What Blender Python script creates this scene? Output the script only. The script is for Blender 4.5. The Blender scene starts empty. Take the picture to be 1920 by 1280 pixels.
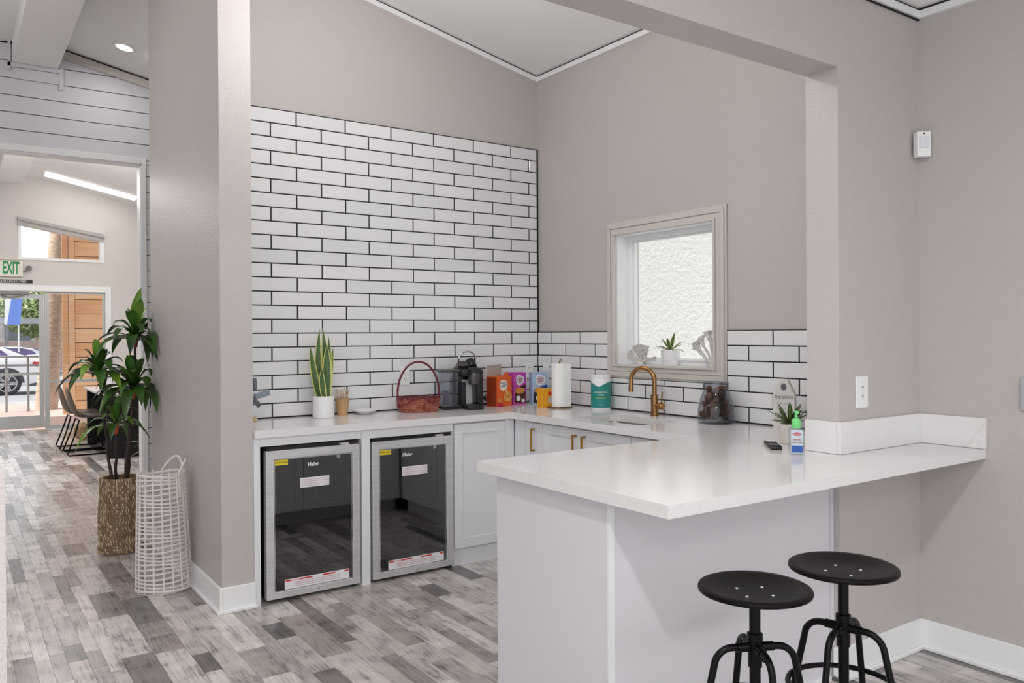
import bpy, bmesh, math, random
from mathutils import Vector, Matrix
random.seed(7)
R = math.radians
scene = bpy.context.scene
col = scene.collection

# ------------------------------------------------------------------ camera
cam_d = bpy.data.cameras.new('camera')
cam = bpy.data.objects.new('camera', cam_d)
col.objects.link(cam)
scene.camera = cam
yaw, pit, rol = R(34.8334), R(-0.2149), R(-0.3446)
fw = Vector((math.sin(yaw)*math.cos(pit), math.cos(yaw)*math.cos(pit), math.sin(pit)))
rt0 = Vector((math.cos(yaw), -math.sin(yaw), 0))
up0 = rt0.cross(fw)
rt = rt0*math.cos(rol) + up0*math.sin(rol)
up = -rt0*math.sin(rol) + up0*math.cos(rol)
M = Matrix((rt, up, -fw)).transposed().to_4x4()
M.translation = Vector((0, 0, 1.4076))
cam.matrix_world = M
cam_d.sensor_width = 36
cam_d.lens = 1511.05*36/1920
cam_d.shift_y = -8.0/1920
cam_d.clip_start = 0.05
cam_d.clip_end = 300

# ------------------------------------------------------------------ light
scene.view_settings.view_transform = 'Standard'
scene.view_settings.look = 'None'
scene.view_settings.gamma = 1
scene.view_settings.use_curve_mapping = False
scene.view_settings.exposure = 0.50
world = bpy.data.worlds.new('sky'); scene.world = world
world.use_nodes = True
bg = world.node_tree.nodes['Background']
bg.inputs[0].default_value = (0.93, 0.965, 1.0, 1)
bg.inputs[1].default_value = 1.05

def sun(strength, elev, azim):
    l = bpy.data.lights.new('sun', 'SUN'); l.energy = strength; l.angle = R(2)
    l.color = (1, .97, .92)
    o = bpy.data.objects.new('sun', l); col.objects.link(o)
    d = Vector((math.cos(R(elev))*math.sin(R(azim)), math.cos(R(elev))*math.cos(R(azim)), math.sin(R(elev))))
    o.rotation_euler = d.to_track_quat('Z', 'Y').to_euler()
sun(3.2, 70, -82)

def lamp(loc, power, size, rot=(0, 0, 0), color=(1, .985, .965), sy=None, spread=180):
    l = bpy.data.lights.new('lamp', 'AREA'); l.energy = power; l.color = color
    l.spread = R(spread)
    if sy: l.shape = 'RECTANGLE'; l.size = size; l.size_y = sy
    else: l.shape = 'DISK'; l.size = size
    o = bpy.data.objects.new('lamp', l); col.objects.link(o)
    o.location = loc; o.rotation_euler = rot
    return o
lamp((0.45, 0.45, 2.82), 24, .16)
lamp((2.0, 0.45, 2.82), 4, .16)
lamp((-1.2, -1.5, 2.82), 20, .9)
lamp((1.2, -1.6, 2.82), 12, .9)
def fill_point(loc, power, rad=.1):  # unseen point lights added below the ceilings to brighten them
    l = bpy.data.lights.new('fill_point', 'POINT'); l.energy = power; l.shadow_soft_size = rad; l.color = (1, .985, .968)
    o = bpy.data.objects.new('fill_point', l); col.objects.link(o); o.location = loc
fill_point((1.62, 3.3, 3.20), 25)
fill_point((-.9, 5.2, 3.25), 23)
fill_point((.9, 10.8, 3.2), 26)
lamp((1.188, 7.276, 3.765), 2.5, .13)
lamp((-0.9, 10.5, 3.5), 55, .8)  # this and the next: unseen area lights added to brighten the far room
lamp((2.2, 10.5, 3.45), 42, .8)

# ------------------------------------------------------------------ materials
def srgb(r, g, b):
    f = lambda c: (c/255/12.92 if c/255 <= .04045 else ((c/255+.055)/1.055)**2.4)
    return (f(r), f(g), f(b), 1)

def nodes(m):
    m.use_nodes = True
    return m.node_tree, m.node_tree.nodes['Principled BSDF']

def mat(name, rgb, rough=.5, metal=0, spec=.5, bump=None, vary=None, coat=0, emit=0, ior=None, obj=False):
    m = bpy.data.materials.new(name)
    nt, p = nodes(m)
    c = srgb(*rgb)
    p.inputs['Base Color'].default_value = c
    p.inputs['Roughness'].default_value = rough
    p.inputs['Metallic'].default_value = metal
    p.inputs['Specular IOR Level'].default_value = spec
    p.inputs['Coat Weight'].default_value = coat
    if emit:
        p.inputs['Emission Color'].default_value = c
        p.inputs['Emission Strength'].default_value = emit
    if bump or vary:
        tc = nt.nodes.new('ShaderNodeTexCoord')
        src = tc.outputs['Object'] if obj else nt.nodes.new('ShaderNodeNewGeometry').outputs['Position']
    if bump:
        sc, st, dist = bump[:3]
        n = nt.nodes.new('ShaderNodeTexNoise'); n.inputs['Scale'].default_value = sc
        n.inputs['Detail'].default_value = 3 if len(bump) < 4 else bump[3]
        nt.links.new(src, n.inputs['Vector'])
        b = nt.nodes.new('ShaderNodeBump'); b.inputs['Strength'].default_value = st
        b.inputs['Distance'].default_value = dist
        nt.links.new(n.outputs['Fac'], b.inputs['Height'])
        nt.links.new(b.outputs['Normal'], p.inputs['Normal'])
    if vary:
        sc, rgb2 = vary[:2]
        stretch = vary[2] if len(vary) > 2 else (1, 1, 1)
        mp = nt.nodes.new('ShaderNodeMapping'); mp.inputs['Scale'].default_value = stretch
        nt.links.new(src, mp.inputs['Vector'])
        n = nt.nodes.new('ShaderNodeTexNoise'); n.inputs['Scale'].default_value = sc
        n.inputs['Detail'].default_value = 6
        nt.links.new(mp.outputs[0], n.inputs['Vector'])
        cr = nt.nodes.new('ShaderNodeValToRGB')
        cr.color_ramp.elements[0].position = .35; cr.color_ramp.elements[1].position = .65
        cr.color_ramp.elements[0].color = c; cr.color_ramp.elements[1].color = srgb(*rgb2)
        nt.links.new(n.outputs['Fac'], cr.inputs[0])
        nt.links.new(cr.outputs[0], p.inputs['Base Color'])
    return m

def glass(name, tint=(1, 1, 1), ior=1.5, boost=1.0, rough=0.0, refl=1.0):
    m = bpy.data.materials.new(name); m.use_nodes = True
    nt = m.node_tree; nt.nodes.clear()
    out = nt.nodes.new('ShaderNodeOutputMaterial')
    tr = nt.nodes.new('ShaderNodeBsdfTransparent'); tr.inputs[0].default_value = (*tint, 1)
    gl = nt.nodes.new('ShaderNodeBsdfGlossy'); gl.inputs['Roughness'].default_value = rough
    gl.inputs[0].default_value = (refl, refl, refl, 1)
    fr = nt.nodes.new('ShaderNodeFresnel')
    ge = nt.nodes.new('ShaderNodeNewGeometry')      # thin sheet: same reflectance from both faces
    mr = nt.nodes.new('ShaderNodeMapRange'); mr.inputs['To Min'].default_value = ior; mr.inputs['To Max'].default_value = 1/ior
    nt.links.new(ge.outputs['Backfacing'], mr.inputs[0]); nt.links.new(mr.outputs[0], fr.inputs[0])
    mu = nt.nodes.new('ShaderNodeMath'); mu.operation = 'MULTIPLY'; mu.inputs[1].default_value = boost; mu.use_clamp = True
    mx = nt.nodes.new('ShaderNodeMixShader')
    nt.links.new(fr.outputs[0], mu.inputs[0]); nt.links.new(mu.outputs[0], mx.inputs[0])
    nt.links.new(tr.outputs[0], mx.inputs[1]); nt.links.new(gl.outputs[0], mx.inputs[2])
    nt.links.new(mx.outputs[0], out.inputs[0])
    return m

WALL = mat('greige_wall_paint', (193, 187, 184), .62, bump=(95, .38, .004, 2))
WALLP = mat('greige_pier_paint', (194, 187, 185), .45, bump=(120, .55, .004, 3))
WALLF = mat('far_room_wall_paint', (216, 211, 207), .7)
CEIL = mat('white_ceiling_paint', (246, 246, 245), .8)
TRIM = mat('white_trim_paint', (240, 240, 241), .4)
CASING = mat('warm_grey_window_casing', (206, 200, 193), .4)
CAB = mat('white_cabinet_paint', (232, 232, 236), .32)
CABG = mat('white_panel_laminate', (222, 220, 226), .35)
GAP = mat('dark_joint', (40, 38, 38), .9)
SHIP = mat('white_shiplap_paint', (218, 217, 223), .45)
GROUT = mat('black_grout', (24, 24, 26), .85)
TILES = [mat('white_glazed_tile_%s' % n, c, .09, coat=.3, bump=(9, .03, .01, 1)) for n, c in
         (('a', (230, 230, 232)), ('b', (226, 226, 229)), ('c', (233, 232, 233)))]
STEEL = mat('brushed_steel', (228, 228, 228), .4, .55, vary=(3, (212, 212, 212), (1, 1, 60)))
SINKM = mat('satin_steel', (190, 186, 180), .25, 1)
CHROME = mat('chrome', (220, 220, 222), .08, 1)
BRASS = mat('brushed_brass', (176, 132, 62), .3, 1)
BRONZE = mat('champagne_bronze', (168, 128, 84), .25, 1)
BLACK = mat('black_plastic', (22, 22, 24), .4)
BLACKM = mat('black_powder_coated_metal', (10, 10, 11), .36, spec=.18)
SEATM = mat('dark_stained_metal_seat', (7, 5, 5), .36, spec=.12, bump=(30, .08, .002), vary=(10, (20, 14, 13)))
WHITEC = mat('white_ceramic', (240, 240, 240), .25)
WHITEP = mat('white_plastic', (240, 240, 240), .4)
PAPER = mat('white_paper', (246, 246, 244), .85, bump=(120, .2, .002))
FRIDGEIN = mat('dark_fridge_liner', (58, 60, 64), .55)
WIRE = mat('grey_wire', (120, 122, 126), .35, .8)
FGLASS = glass('tinted_fridge_glass', (.38, .39, .41), 1.5, 4.2, refl=.85)
CLEAR = glass('clear_glass', (.97, .98, .98), 1.45, .9)
SMOKE = glass('smoked_glass', (.80, .81, .83), 1.45, .9)
TANK = glass('clear_plastic_tank', (.82, .84, .88), 1.45, 1.3)

def quartz():
    m = bpy.data.materials.new('white_quartz_with_faint_veins')
    nt, p = nodes(m)
    g = nt.nodes.new('ShaderNodeNewGeometry')
    n = nt.nodes.new('ShaderNodeTexNoise'); n.inputs['Scale'].default_value = 3.2; n.inputs['Detail'].default_value = 8
    n.inputs['Distortion'].default_value = 1.6
    nt.links.new(g.outputs['Position'], n.inputs['Vector'])
    cr = nt.nodes.new('ShaderNodeValToRGB')
    e = cr.color_ramp.elements
    e[0].position = .492; e[0].color = srgb(232, 230, 230)
    e[1].position = .508; e[1].color = srgb(232, 230, 230)
    x = e.new(.5); x.color = srgb(226, 220, 217)
    nt.links.new(n.outputs['Fac'], cr.inputs[0])
    n2 = nt.nodes.new('ShaderNodeTexNoise'); n2.inputs['Scale'].default_value = 2.0
    nt.links.new(g.outputs['Position'], n2.inputs['Vector'])
    c2 = nt.nodes.new('ShaderNodeValToRGB'); c2.color_ramp.elements[0].position = .5; c2.color_ramp.elements[1].position = .62
    nt.links.new(n2.outputs['Fac'], c2.inputs[0])
    mx = nt.nodes.new('ShaderNodeMix'); mx.data_type = 'RGBA'
    nt.links.new(c2.outputs[0], mx.inputs[0])
    mx.inputs[6].default_value = srgb(232, 230, 230)
    nt.links.new(cr.outputs[0], mx.inputs[7])
    nt.links.new(mx.outputs[2], p.inputs['Base Color'])
    p.inputs['Roughness'].default_value = .13
    return m
QUARTZ = quartz()

def plank_mat(i, rgb):
    m = bpy.data.materials.new('weathered_grey_wood_%d' % i)
    nt, p = nodes(m)
    g = nt.nodes.new('ShaderNodeNewGeometry'); oi = nt.nodes.new('ShaderNodeObjectInfo')
    ad = nt.nodes.new('ShaderNodeVectorMath'); ad.operation = 'ADD'
    sc = nt.nodes.new('ShaderNodeVectorMath'); sc.operation = 'SCALE'; sc.inputs['Scale'].default_value = 13
    nt.links.new(oi.outputs['Random'], sc.inputs[0])
    nt.links.new(g.outputs['Position'], ad.inputs[0]); nt.links.new(sc.outputs[0], ad.inputs[1])
    mp = nt.nodes.new('ShaderNodeMapping'); mp.inputs['Scale'].default_value = (34, 2.4, 1)
    mp.inputs['Location'].default_value = (i*3.7, i*5.1, 0)
    nt.links.new(ad.outputs[0], mp.inputs[0])
    n = nt.nodes.new('ShaderNodeTexNoise'); n.inputs['Scale'].default_value = 1.5; n.inputs['Detail'].default_value = 9
    n.inputs['Roughness'].default_value = .65; n.inputs['Distortion'].default_value = 1.2
    nt.links.new(mp.outputs[0], n.inputs['Vector'])
    n2 = nt.nodes.new('ShaderNodeTexNoise'); n2.inputs['Scale'].default_value = 9; n2.inputs['Detail'].default_value = 5
    nt.links.new(ad.outputs[0], n2.inputs['Vector'])
    mm = nt.nodes.new('ShaderNodeMath'); mm.operation = 'MULTIPLY_ADD'; mm.inputs[1].default_value = .4
    nt.links.new(n2.outputs['Fac'], mm.inputs[0])
    m2 = nt.nodes.new('ShaderNodeMath'); m2.operation = 'MULTIPLY'; m2.inputs[1].default_value = .6
    nt.links.new(n.outputs['Fac'], m2.inputs[0]); nt.links.new(m2.outputs[0], mm.inputs[2])
    cr = nt.nodes.new('ShaderNodeValToRGB')
    k = lambda f: tuple(max(0, min(255, c*f)) for c in rgb)
    cr.color_ramp.elements[0].position = .36; cr.color_ramp.elements[0].color = srgb(*k(.62))
    cr.color_ramp.elements[1].position = .62; cr.color_ramp.elements[1].color = srgb(*k(1.10))
    e = cr.color_ramp.elements.new(.48); e.color = srgb(*k(.98))
    nt.links.new(mm.outputs[0], cr.inputs[0]); nt.links.new(cr.outputs[0], p.inputs['Base Color'])
    p.inputs['Roughness'].default_value = .24
    b = nt.nodes.new('ShaderNodeBump'); b.inputs['Strength'].default_value = .12; b.inputs['Distance'].default_value = .002
    nt.links.new(n.outputs['Fac'], b.inputs['Height']); nt.links.new(b.outputs[0], p.inputs['Normal'])
    return m
TONES = [(205, 198, 194), (192, 184, 180), (181, 172, 168), (200, 194, 191), (164, 155, 151), (148, 139, 136),
         (131, 123, 121), (173, 167, 165), (112, 108, 107), (187, 180, 177)]
PLANKM = [plank_mat(i, c) for i, c in enumerate(TONES)]

# ------------------------------------------------------------------ mesh helpers
class G:
    def __init__(self): self.bm = bmesh.new(); self.mi = 0
    def _m(self, faces):
        for f in faces: f.material_index = self.mi
    def quad(self, pts):
        f = self.bm.faces.new([self.bm.verts.new(p) for p in pts]); f.material_index = self.mi; return f
    def box(self, x0, x1, y0, y1, z0, z1, bev=0, seg=1, mtx=None, m=None):
        if m is not None: self.mi = m
        t = bmesh.new()
        bmesh.ops.create_cube(t, size=1)
        for v in t.verts:
            v.co = Vector((x0+(v.co.x+.5)*(x1-x0), y0+(v.co.y+.5)*(y1-y0), z0+(v.co.z+.5)*(z1-z0)))
        if bev: bmesh.ops.bevel(t, geom=t.edges[:], offset=bev, segments=seg, affect='EDGES', profile=.5)
        return self._merge(t, mtx)
    def _merge(self, t, mtx=None):
        if mtx is not None: bmesh.ops.transform(t, matrix=mtx, verts=t.verts)
        mp = [self.bm.verts.new(v.co) for v in t.verts]
        t.verts.index_update()
        for f in t.faces:
            n = self.bm.faces.new([mp[v.index] for v in f.verts]); n.material_index = self.mi
        t.free(); return self
    def lathe(self, prof, c=(0, 0, 0), seg=24, m=None, mtx=None, sx=1, sy=1, cap=True):
        if m is not None: self.mi = m
        t = bmesh.new(); rings = []
        for r, z in prof:
            rings.append([t.verts.new((c[0]+sx*r*math.cos(2*math.pi*k/seg), c[1]+sy*r*math.sin(2*math.pi*k/seg), c[2]+z)) for k in range(seg)])
        for a, b in zip(rings, rings[1:]):
            for k in range(seg): t.faces.new((a[k], a[(k+1) % seg], b[(k+1) % seg], b[k]))
        if cap:
            if prof[0][0] > 1e-5: t.faces.new(rings[0][::-1])
            if prof[-1][0] > 1e-5: t.faces.new(rings[-1])
        return self._merge(t, mtx)
    def tube(self, pts, r, seg=8, closed=False, m=None, mtx=None, cap=True):
        if m is not None: self.mi = m
        pts = [Vector(p) for p in pts]; n = len(pts)
        rs = r if isinstance(r, (list, tuple)) else [r]*n
        t = bmesh.new(); rings = []; ref = None
        for i, p in enumerate(pts):
            a = pts[(i-1) % n] if (closed or i > 0) else p
            b = pts[(i+1) % n] if (closed or i < n-1) else p
            d = (b-a).normalized() if (b-a).length > 1e-9 else Vector((0, 0, 1))
            if ref is None: ref = Vector((0, 0, 1)) if abs(d.z) < .9 else Vector((1, 0, 0))
            u = d.cross(ref)
            if u.length < 1e-4: u = d.orthogonal()
            u.normalize(); w = d.cross(u).normalized(); ref = u.cross(d).normalized()
            rings.append([t.verts.new(p + rs[i]*(math.cos(2*math.pi*k/seg)*u + math.sin(2*math.pi*k/seg)*ref)) for k in range(seg)])
        rng = range(n) if closed else range(n-1)
        for i in rng:
            a, b = rings[i], rings[(i+1) % n]
            for k in range(seg): t.faces.new((a[k], a[(k+1) % seg], b[(k+1) % seg], b[k]))
        if not closed and cap: t.faces.new(rings[0][::-1]); t.faces.new(rings[-1])
        return self._merge(t, mtx)
    def prism(self, poly, a, b, axis='y', m=None, mtx=None, bev=0):
        """poly in the two other axes (x,z for y; y,z for x; x,y for z)"""
        if m is not None: self.mi = m
        t = bmesh.new()
        P = {'y': lambda p, s: (p[0], s, p[1]), 'x': lambda p, s: (s, p[0], p[1]), 'z': lambda p, s: (p[0], p[1], s)}[axis]
        A = [t.verts.new(P(p, a)) for p in poly]; B = [t.verts.new(P(p, b)) for p in poly]
        t.faces.new(A); t.faces.new(B[::-1]); n = len(poly)
        for k in range(n): t.faces.new((A[k], B[k], B[(k+1) % n], A[(k+1) % n]))
        bmesh.ops.recalc_face_normals(t, faces=t.faces)
        if bev: bmesh.ops.bevel(t, geom=t.edges[:], offset=bev, segments=2, affect='EDGES', profile=.5)
        return self._merge(t, mtx)
    def obj(self, name, mats, parent=None, label=None, smooth=None, world=True, kind=None):
        bmesh.ops.recalc_face_normals(self.bm, faces=self.bm.faces)
        me = bpy.data.meshes.new(name)
        if parent is not None and world:
            off = wloc(parent)
            for v in self.bm.verts: v.co -= off
        self.bm.to_mesh(me); self.bm.free()
        for m in (mats if isinstance(mats, (list, tuple)) else [mats]): me.materials.append(m)
        if smooth is not None:
            for p in me.polygons: p.use_smooth = True
            me.set_sharp_from_angle(angle=R(smooth))
        o = bpy.data.objects.new(name, me); col.objects.link(o)
        if parent is not None: o.parent = parent
        if label: o['label'] = label
        if kind: o['kind'] = kind
        return o

def wloc(o):
    v = Vector((0, 0, 0))
    while o is not None: v += o.location; o = o.parent
    return v
def tag(o, label, cat, group=None):
    o['label'] = label; o['category'] = cat
    if group: o['group'] = group
    return o
def thing(name, label, cat, loc=(0, 0, 0), rotz=0, group=None):
    o = bpy.data.objects.new(name, None); col.objects.link(o)
    o.location = loc; o.rotation_euler = (0, 0, rotz); o.empty_display_size = .1
    return tag(o, label, cat, group)
def kids(o): return [c for c in bpy.data.objects if c.parent == o]
def dup(root, loc, rotz=None, label=None):
    r = root.copy(); col.objects.link(r); r.location = loc
    if rotz is not None: r.rotation_euler = (0, 0, rotz)
    if label: r['label'] = label
    for ch in kids(root):
        c = ch.copy(); col.objects.link(c); c.parent = r
        for g in kids(ch):
            d = g.copy(); col.objects.link(d); d.parent = c
    return r
def struct(g, name, mats, smooth=None, parent=None):
    o = g.obj(name, mats, parent, smooth=smooth)
    if parent is None: o['kind'] = 'structure'
    return o
def bx(name, mats, dims, parent=None, bev=0, label=None, kind=None):
    g = G(); g.box(*dims, bev=bev)
    o = g.obj(name, mats, parent, label)
    if kind: o['kind'] = kind
    return o
def text(name, s, size, mtx, m, parent=None, ext=.0004, align='CENTER', sx=1, bold=0):
    cu = bpy.data.curves.new('t', 'FONT'); cu.body = s; cu.size = size; cu.extrude = ext; cu.offset = bold
    cu.align_x = align; cu.align_y = 'CENTER'; cu.resolution_u = 2
    to = bpy.data.objects.new('t', cu); col.objects.link(to)
    dg = bpy.context.evaluated_depsgraph_get()
    me = bpy.data.meshes.new_from_object(to.evaluated_get(dg))
    bpy.data.objects.remove(to); me.name = name
    me.materials.clear(); me.materials.append(m)
    me.transform(Matrix.Scale(sx, 4, Vector((1, 0, 0)))); me.transform(mtx)
    if parent is not None: me.transform(Matrix.Translation(-wloc(parent)))
    o = bpy.data.objects.new(name, me); col.objects.link(o)
    if parent is not None: o.parent = parent
    return o
def face_mtx(p, yawdeg=0):
    """text plane standing upright, facing -Y (turned by yaw about Z)"""
    return Matrix.Translation(Vector(p)) @ Matrix.Rotation(R(yawdeg), 4, 'Z') @ Matrix.Rotation(R(90), 4, 'X')
def bez(p0, p1, p2, n=8):
    p0, p1, p2 = map(Vector, (p0, p1, p2))
    return [p0*(1-t)**2 + p1*2*t*(1-t) + p2*t*t for t in (i/n for i in range(n+1))]
def leafmesh(g, pts, widths, fold=.15, side=None, mi=(0, 0)):
    """a folded blade along pts: two quads across per segment; mi = (outer, inner) material"""
    pts = [Vector(p) for p in pts]; n = len(pts); rows = []
    for i, p in enumerate(pts):
        d = (pts[min(i+1, n-1)] - pts[max(i-1, 0)]).normalized()
        s = side if side is not None else d.cross(Vector((0, 0, 1)))
        if s.length < 1e-3: s = Vector((1, 0, 0))
        s = (s - d*s.dot(d)).normalized(); nn = s.cross(d).normalized()
        w = widths[i]
        rows.append([g.bm.verts.new(p + s*w*k + nn*abs(k)*w*fold) for k in (-1, -.72, 0, .72, 1)])
    for a, b in zip(rows, rows[1:]):
        for k in range(4):
            f = g.bm.faces.new((a[k], a[k+1], b[k+1], b[k])); f.material_index = mi[0] if k in (0, 3) else mi[1]

# ================================================================== SETTING
XR = 3.555; YB = 4.77; XP = 1.12; XP2 = 1.282; YC = 4.20; YCE = 5.93; YS = 7.87; YF = 14.18
roofz = lambda x: 3.305 + .207*(3.545-x) if x > .62 else 3.91 - .207*(.62-x)

# floor: slab and separate planks
slab = G(); slab.box(-3.2, 3.6, -3.0, 14.3, -.12, -.005)
floor = struct(slab, 'floor', GAP)
units = []
for m in PLANKM:
    g = G(); g.box(-.5, .5, -.5, .5, 0, 1)
    bmesh.ops.recalc_face_normals(g.bm, faces=g.bm.faces)
    me = bpy.data.meshes.new('plank'); g.bm.to_mesh(me); g.bm.free(); me.materials.append(m); units.append(me)
rest = G()
x = -3.2; rnd = random.Random(11); cnt = 0
weights = [7, 5, 4, 6, 3.4, 2.6, 2.4, 3.4, 2.4, 3.6]
while x < 3.56:
    w = rnd.choice([.06, .075, .075, .075, .1, .13])
    y = -3.0 - rnd.random()*.5
    while y < 14.25:
        L = rnd.choice([.22, .34, .45, .45, .6, .75, .95])
        y1 = min(y+L, 14.25); cx, cy = x+w/2, (y+y1)/2
        k = rnd.choices(range(10), weights)[0]
        near = ((.0 < cx < 1.13 and 2.9 < cy < 6.3) or (1.13 <= cx < 2.75 and 2.45 < cy < 4.25) or (2.3 < cx < 3.56 and 1.2 < cy < 2.0))
        if near and cnt < 298:
            o = bpy.data.objects.new('plank', units[k]); col.objects.link(o); o.parent = floor
            o.location = (cx, cy, -.005); o.scale = (w-.0012, y1-y-.0012, .005); cnt += 1
        else:
            rest.box(x+.0006, x+w-.0006, y+.0006, y1-.0006, -.005, 0, m=k)
        y = y1
    x += w
rest.obj('plank', PLANKM, floor, kind='stuff')

# back wall (tiled) with tiles
g = G(); g.box(XP2, XR+.15, YB, YB+.12, 0, 3.85)
wall_back = struct(g, 'wall_back', WALL)
ZT = 1.4215; PT = .0836; LT = .3168; X1 = 1.7265
g = G(); g.box(XP2+.001, XR-.001, YB-.0105, YB, .916, ZT+16*PT+.003)
g.obj('grout', GROUT, wall_back)
tile_cache = {}
def tile(L, H, mi):
    key = (round(L, 3), round(H, 3), mi)
    if key not in tile_cache:
        g = G(); g.box(-L/2, L/2, -.011, 0, -H/2, H/2)
        ed = [e for e in g.bm.edges if all(v.co.y < -.005 for v in e.verts)]
        bmesh.ops.bevel(g.bm, geom=ed, offset=.0022, segments=1, affect='EDGES')
        bmesh.ops.recalc_face_normals(g.bm, faces=g.bm.faces)
        me = bpy.data.meshes.new('tile'); g.bm.to_mesh(me); g.bm.free(); me.materials.append(TILES[mi]); tile_cache[key] = me
    return tile_cache[key]
JG = .0068
rt_ = random.Random(3)
def lay(parent, wall, lo, hi, ztop, rows, phase, zmin=.916, skip=None, alt=0):
    for r in range(rows):
        z1 = ztop - r*PT; z0 = max(z1-PT, zmin)
        if z1-z0 < .02: continue
        off = phase + ((r+alt) % 2)*LT/2
        k = math.floor((lo-off)/LT) - 1
        while off + k*LT < hi:
            a, b = off+k*LT, off+(k+1)*LT; k += 1
            spans = [(max(a, lo), min(b, hi), z0, z1)]
            if skip:
                (sa, sb, sz0, sz1) = skip; out = []
                for (p, q, u, v) in spans:
                    if q <= sa or p >= sb or v <= sz0: out.append((p, q, u, v)); continue
                    if p < sa: out.append((p, sa, u, v))
                    if q > sb: out.append((sb, q, u, v))
                    if u < sz0: out.append((max(p, sa), min(q, sb), u, sz0))   # cut under the window
                spans = out
            for (p, q, u, v) in spans:
                if q-p < .012 or v-u < .012: continue
                L, H = q-p-JG-.0012, v-u-JG
                o = bpy.data.objects.new('tile', tile(L, H, rt_.choice((0, 0, 1, 2)))); col.objects.link(o); o.parent = parent
                if wall == 'back': o.location = ((p+q)/2, YB-.003, (u+v)/2)
                else: o.location = (XR-.003, (p+q)/2, (u+v)/2); o.rotation_euler = (0, 0, R(-90))
lay(wall_back, 'back', XP2+.002, XR-.012, ZT+16*PT, 23, X1)

# right wall with window hole
WY0, WY1, WZ0, WZ1 = 3.083, 3.915, 1.208, 2.045
g = G()
g.box(XR, XR+.2, -3, WY0, 0, 3.6); g.box(XR, XR+.2, WY1, YB, 0, 3.6)
g.box(XR, XR+.2, WY0, WY1, 0, WZ0); g.box(XR, XR+.2, WY0, WY1, WZ1, 3.6)
wall_right = struct(g, 'wall_right', WALL)
g = G(); g.box(XR-.0105, XR, 2.07, 3.0, .916, ZT+.002); g.box(XR-.0105, XR, 3.99, YB-.011, .916, ZT+.002); g.box(XR-.0105, XR, 3.0, 3.99, .916, 1.122)
g.obj('grout', GROUT, wall_right)
lay(wall_right, 'right', 2.07, YB-.012, ZT, 7, 2.691-LT*1, skip=(3.0, 3.99, 1.122, 9), zmin=.916)

# window_1
g = G()
def frame_ring(g, plane_x, thick, y0, y1, z0, z1, w, bev=.002):
    for (a, b, c, d) in ((y0, y1, z1-w, z1), (y0, y1, z0, z0+w), (y0, y0+w, z0+w, z1-w), (y1-w, y1, z0+w, z1-w)):
        g.box(plane_x, plane_x+thick, a, b, c, d, bev=bev)
window_1 = bpy.data.objects.new('window_1', None); col.objects.link(window_1); window_1['kind'] = 'structure'
window_1.location = (XR, 3.5, WZ0)
g = G(); frame_ring(g, XR-.012, .012, 3.0, 3.995, 1.122, 2.128, .088)
frame_ring(g, XR-.022, .012, 3.012, 3.983, 1.134, 2.116, .03)
frame_ring(g, XR-.018, .008, 3.045, 3.95, 1.167, 2.083, .028)
frame_ring(g, XR-.030, .03, 3.072, 3.926, 1.196, 2.056, .014)
g.obj('window_casing', CASING, window_1)
g = G()
g.box(XR-.005, XR+.15, WY0+.003, WY1-.003, WZ0-.01, WZ0+.002); g.box(XR+.001, XR+.15, WY0+.003, WY1-.003, WZ1-.003, WZ1+.01)
g.box(XR+.001, XR+.15, WY0-.01, WY0+.003, WZ0, WZ1); g.box(XR+.001, XR+.15, WY1-.003, WY1+.01, WZ0, WZ1)
g.obj('window_reveal', TRIM, window_1)
g = G(); frame_ring(g, XR+.10, .05, WY0, WY1, WZ0+.003, WZ1, .035)
frame_ring(g, XR+.115, .03, WY0+.035, WY1-.035, WZ0+.035, WZ1-.035, .012)
g.obj('window_frame', TRIM, window_1)
bx('pane', CLEAR, (XR+.128, XR+.132, WY0+.045, WY1-.045, WZ0+.045, WZ1-.045), window_1)

# stucco wall outside the window
g = G(); g.box(4.85, 5.0, .5, 7.2, -.1, 4.6)
STUCCO = mat('white_stucco', (232, 232, 230), .9, bump=(30, .45, .02, 4))
struct(g, 'wall_outside', STUCCO)

# partition pier left of the kitchen
g = G(); g.box(XP, XP2, YC, YCE, 0, 3.9)
wall_left = struct(g, 'wall_left', WALLP)
# stub wall and header (front)
g = G()
g.box(2.945, XR, 1.92, 2.068, 0, 2.48); g.box(-3.2, XR, 1.92, 2.068, 2.48, 4.1)
wall_front = struct(g, 'wall_front', WALLP)
# hidden wall behind the kitchen up to the hall
g = G(); g.box(XP2, XR+.2, YCE-.12, YCE, 0, 3.9); struct(g, 'wall_behind', WALL)
# left wall of hall, far left of the frame
g = G(); g.box(-.10, .066, 1.45, 1.62, 0, 1.2)
struct(g, 'wall_half', WALLP)
g = G(); g.box(-3.3, -3.2, 2.068, YF, 0, 3.6)
struct(g, 'wall_hall_blocker', WALL)  # unseen wall added to keep sky light off the pier and end panel

# roofs / ceilings
def ceil(name, x0, x1, y0, y1, z0, z1, m=CEIL, t=.08):
    g = G(); g.prism([(x0, z0), (x1, z1), (x1, z1+t), (x0, z0+t)], y0, y1, 'y')
    return struct(g, name, m)
ceil('ceiling', .62, XR+.05, 2.068, YCE, 3.91, roofz(XR+.05))
ceil('ceiling_left', -3.2, .62, 2.068, 14.18, roofz(-3.2), 3.91)
ceil('ceiling_far', .62, 3.15, YCE, 14.18, 3.91, roofz(3.15))
g = G(); g.box(-3.2, XR+.15, -3.0, 1.92, 2.845, 2.95)
struct(g, 'ceiling_front', CEIL)
# ridge beam
g = G(); g.box(.43, .765, 2.07, YS, 3.69, 3.89, bev=.004); g.box(.56, .89, YS+.12, YF, 3.71, 3.9, bev=.004)
struct(g, 'trim_1', CEIL)
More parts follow.
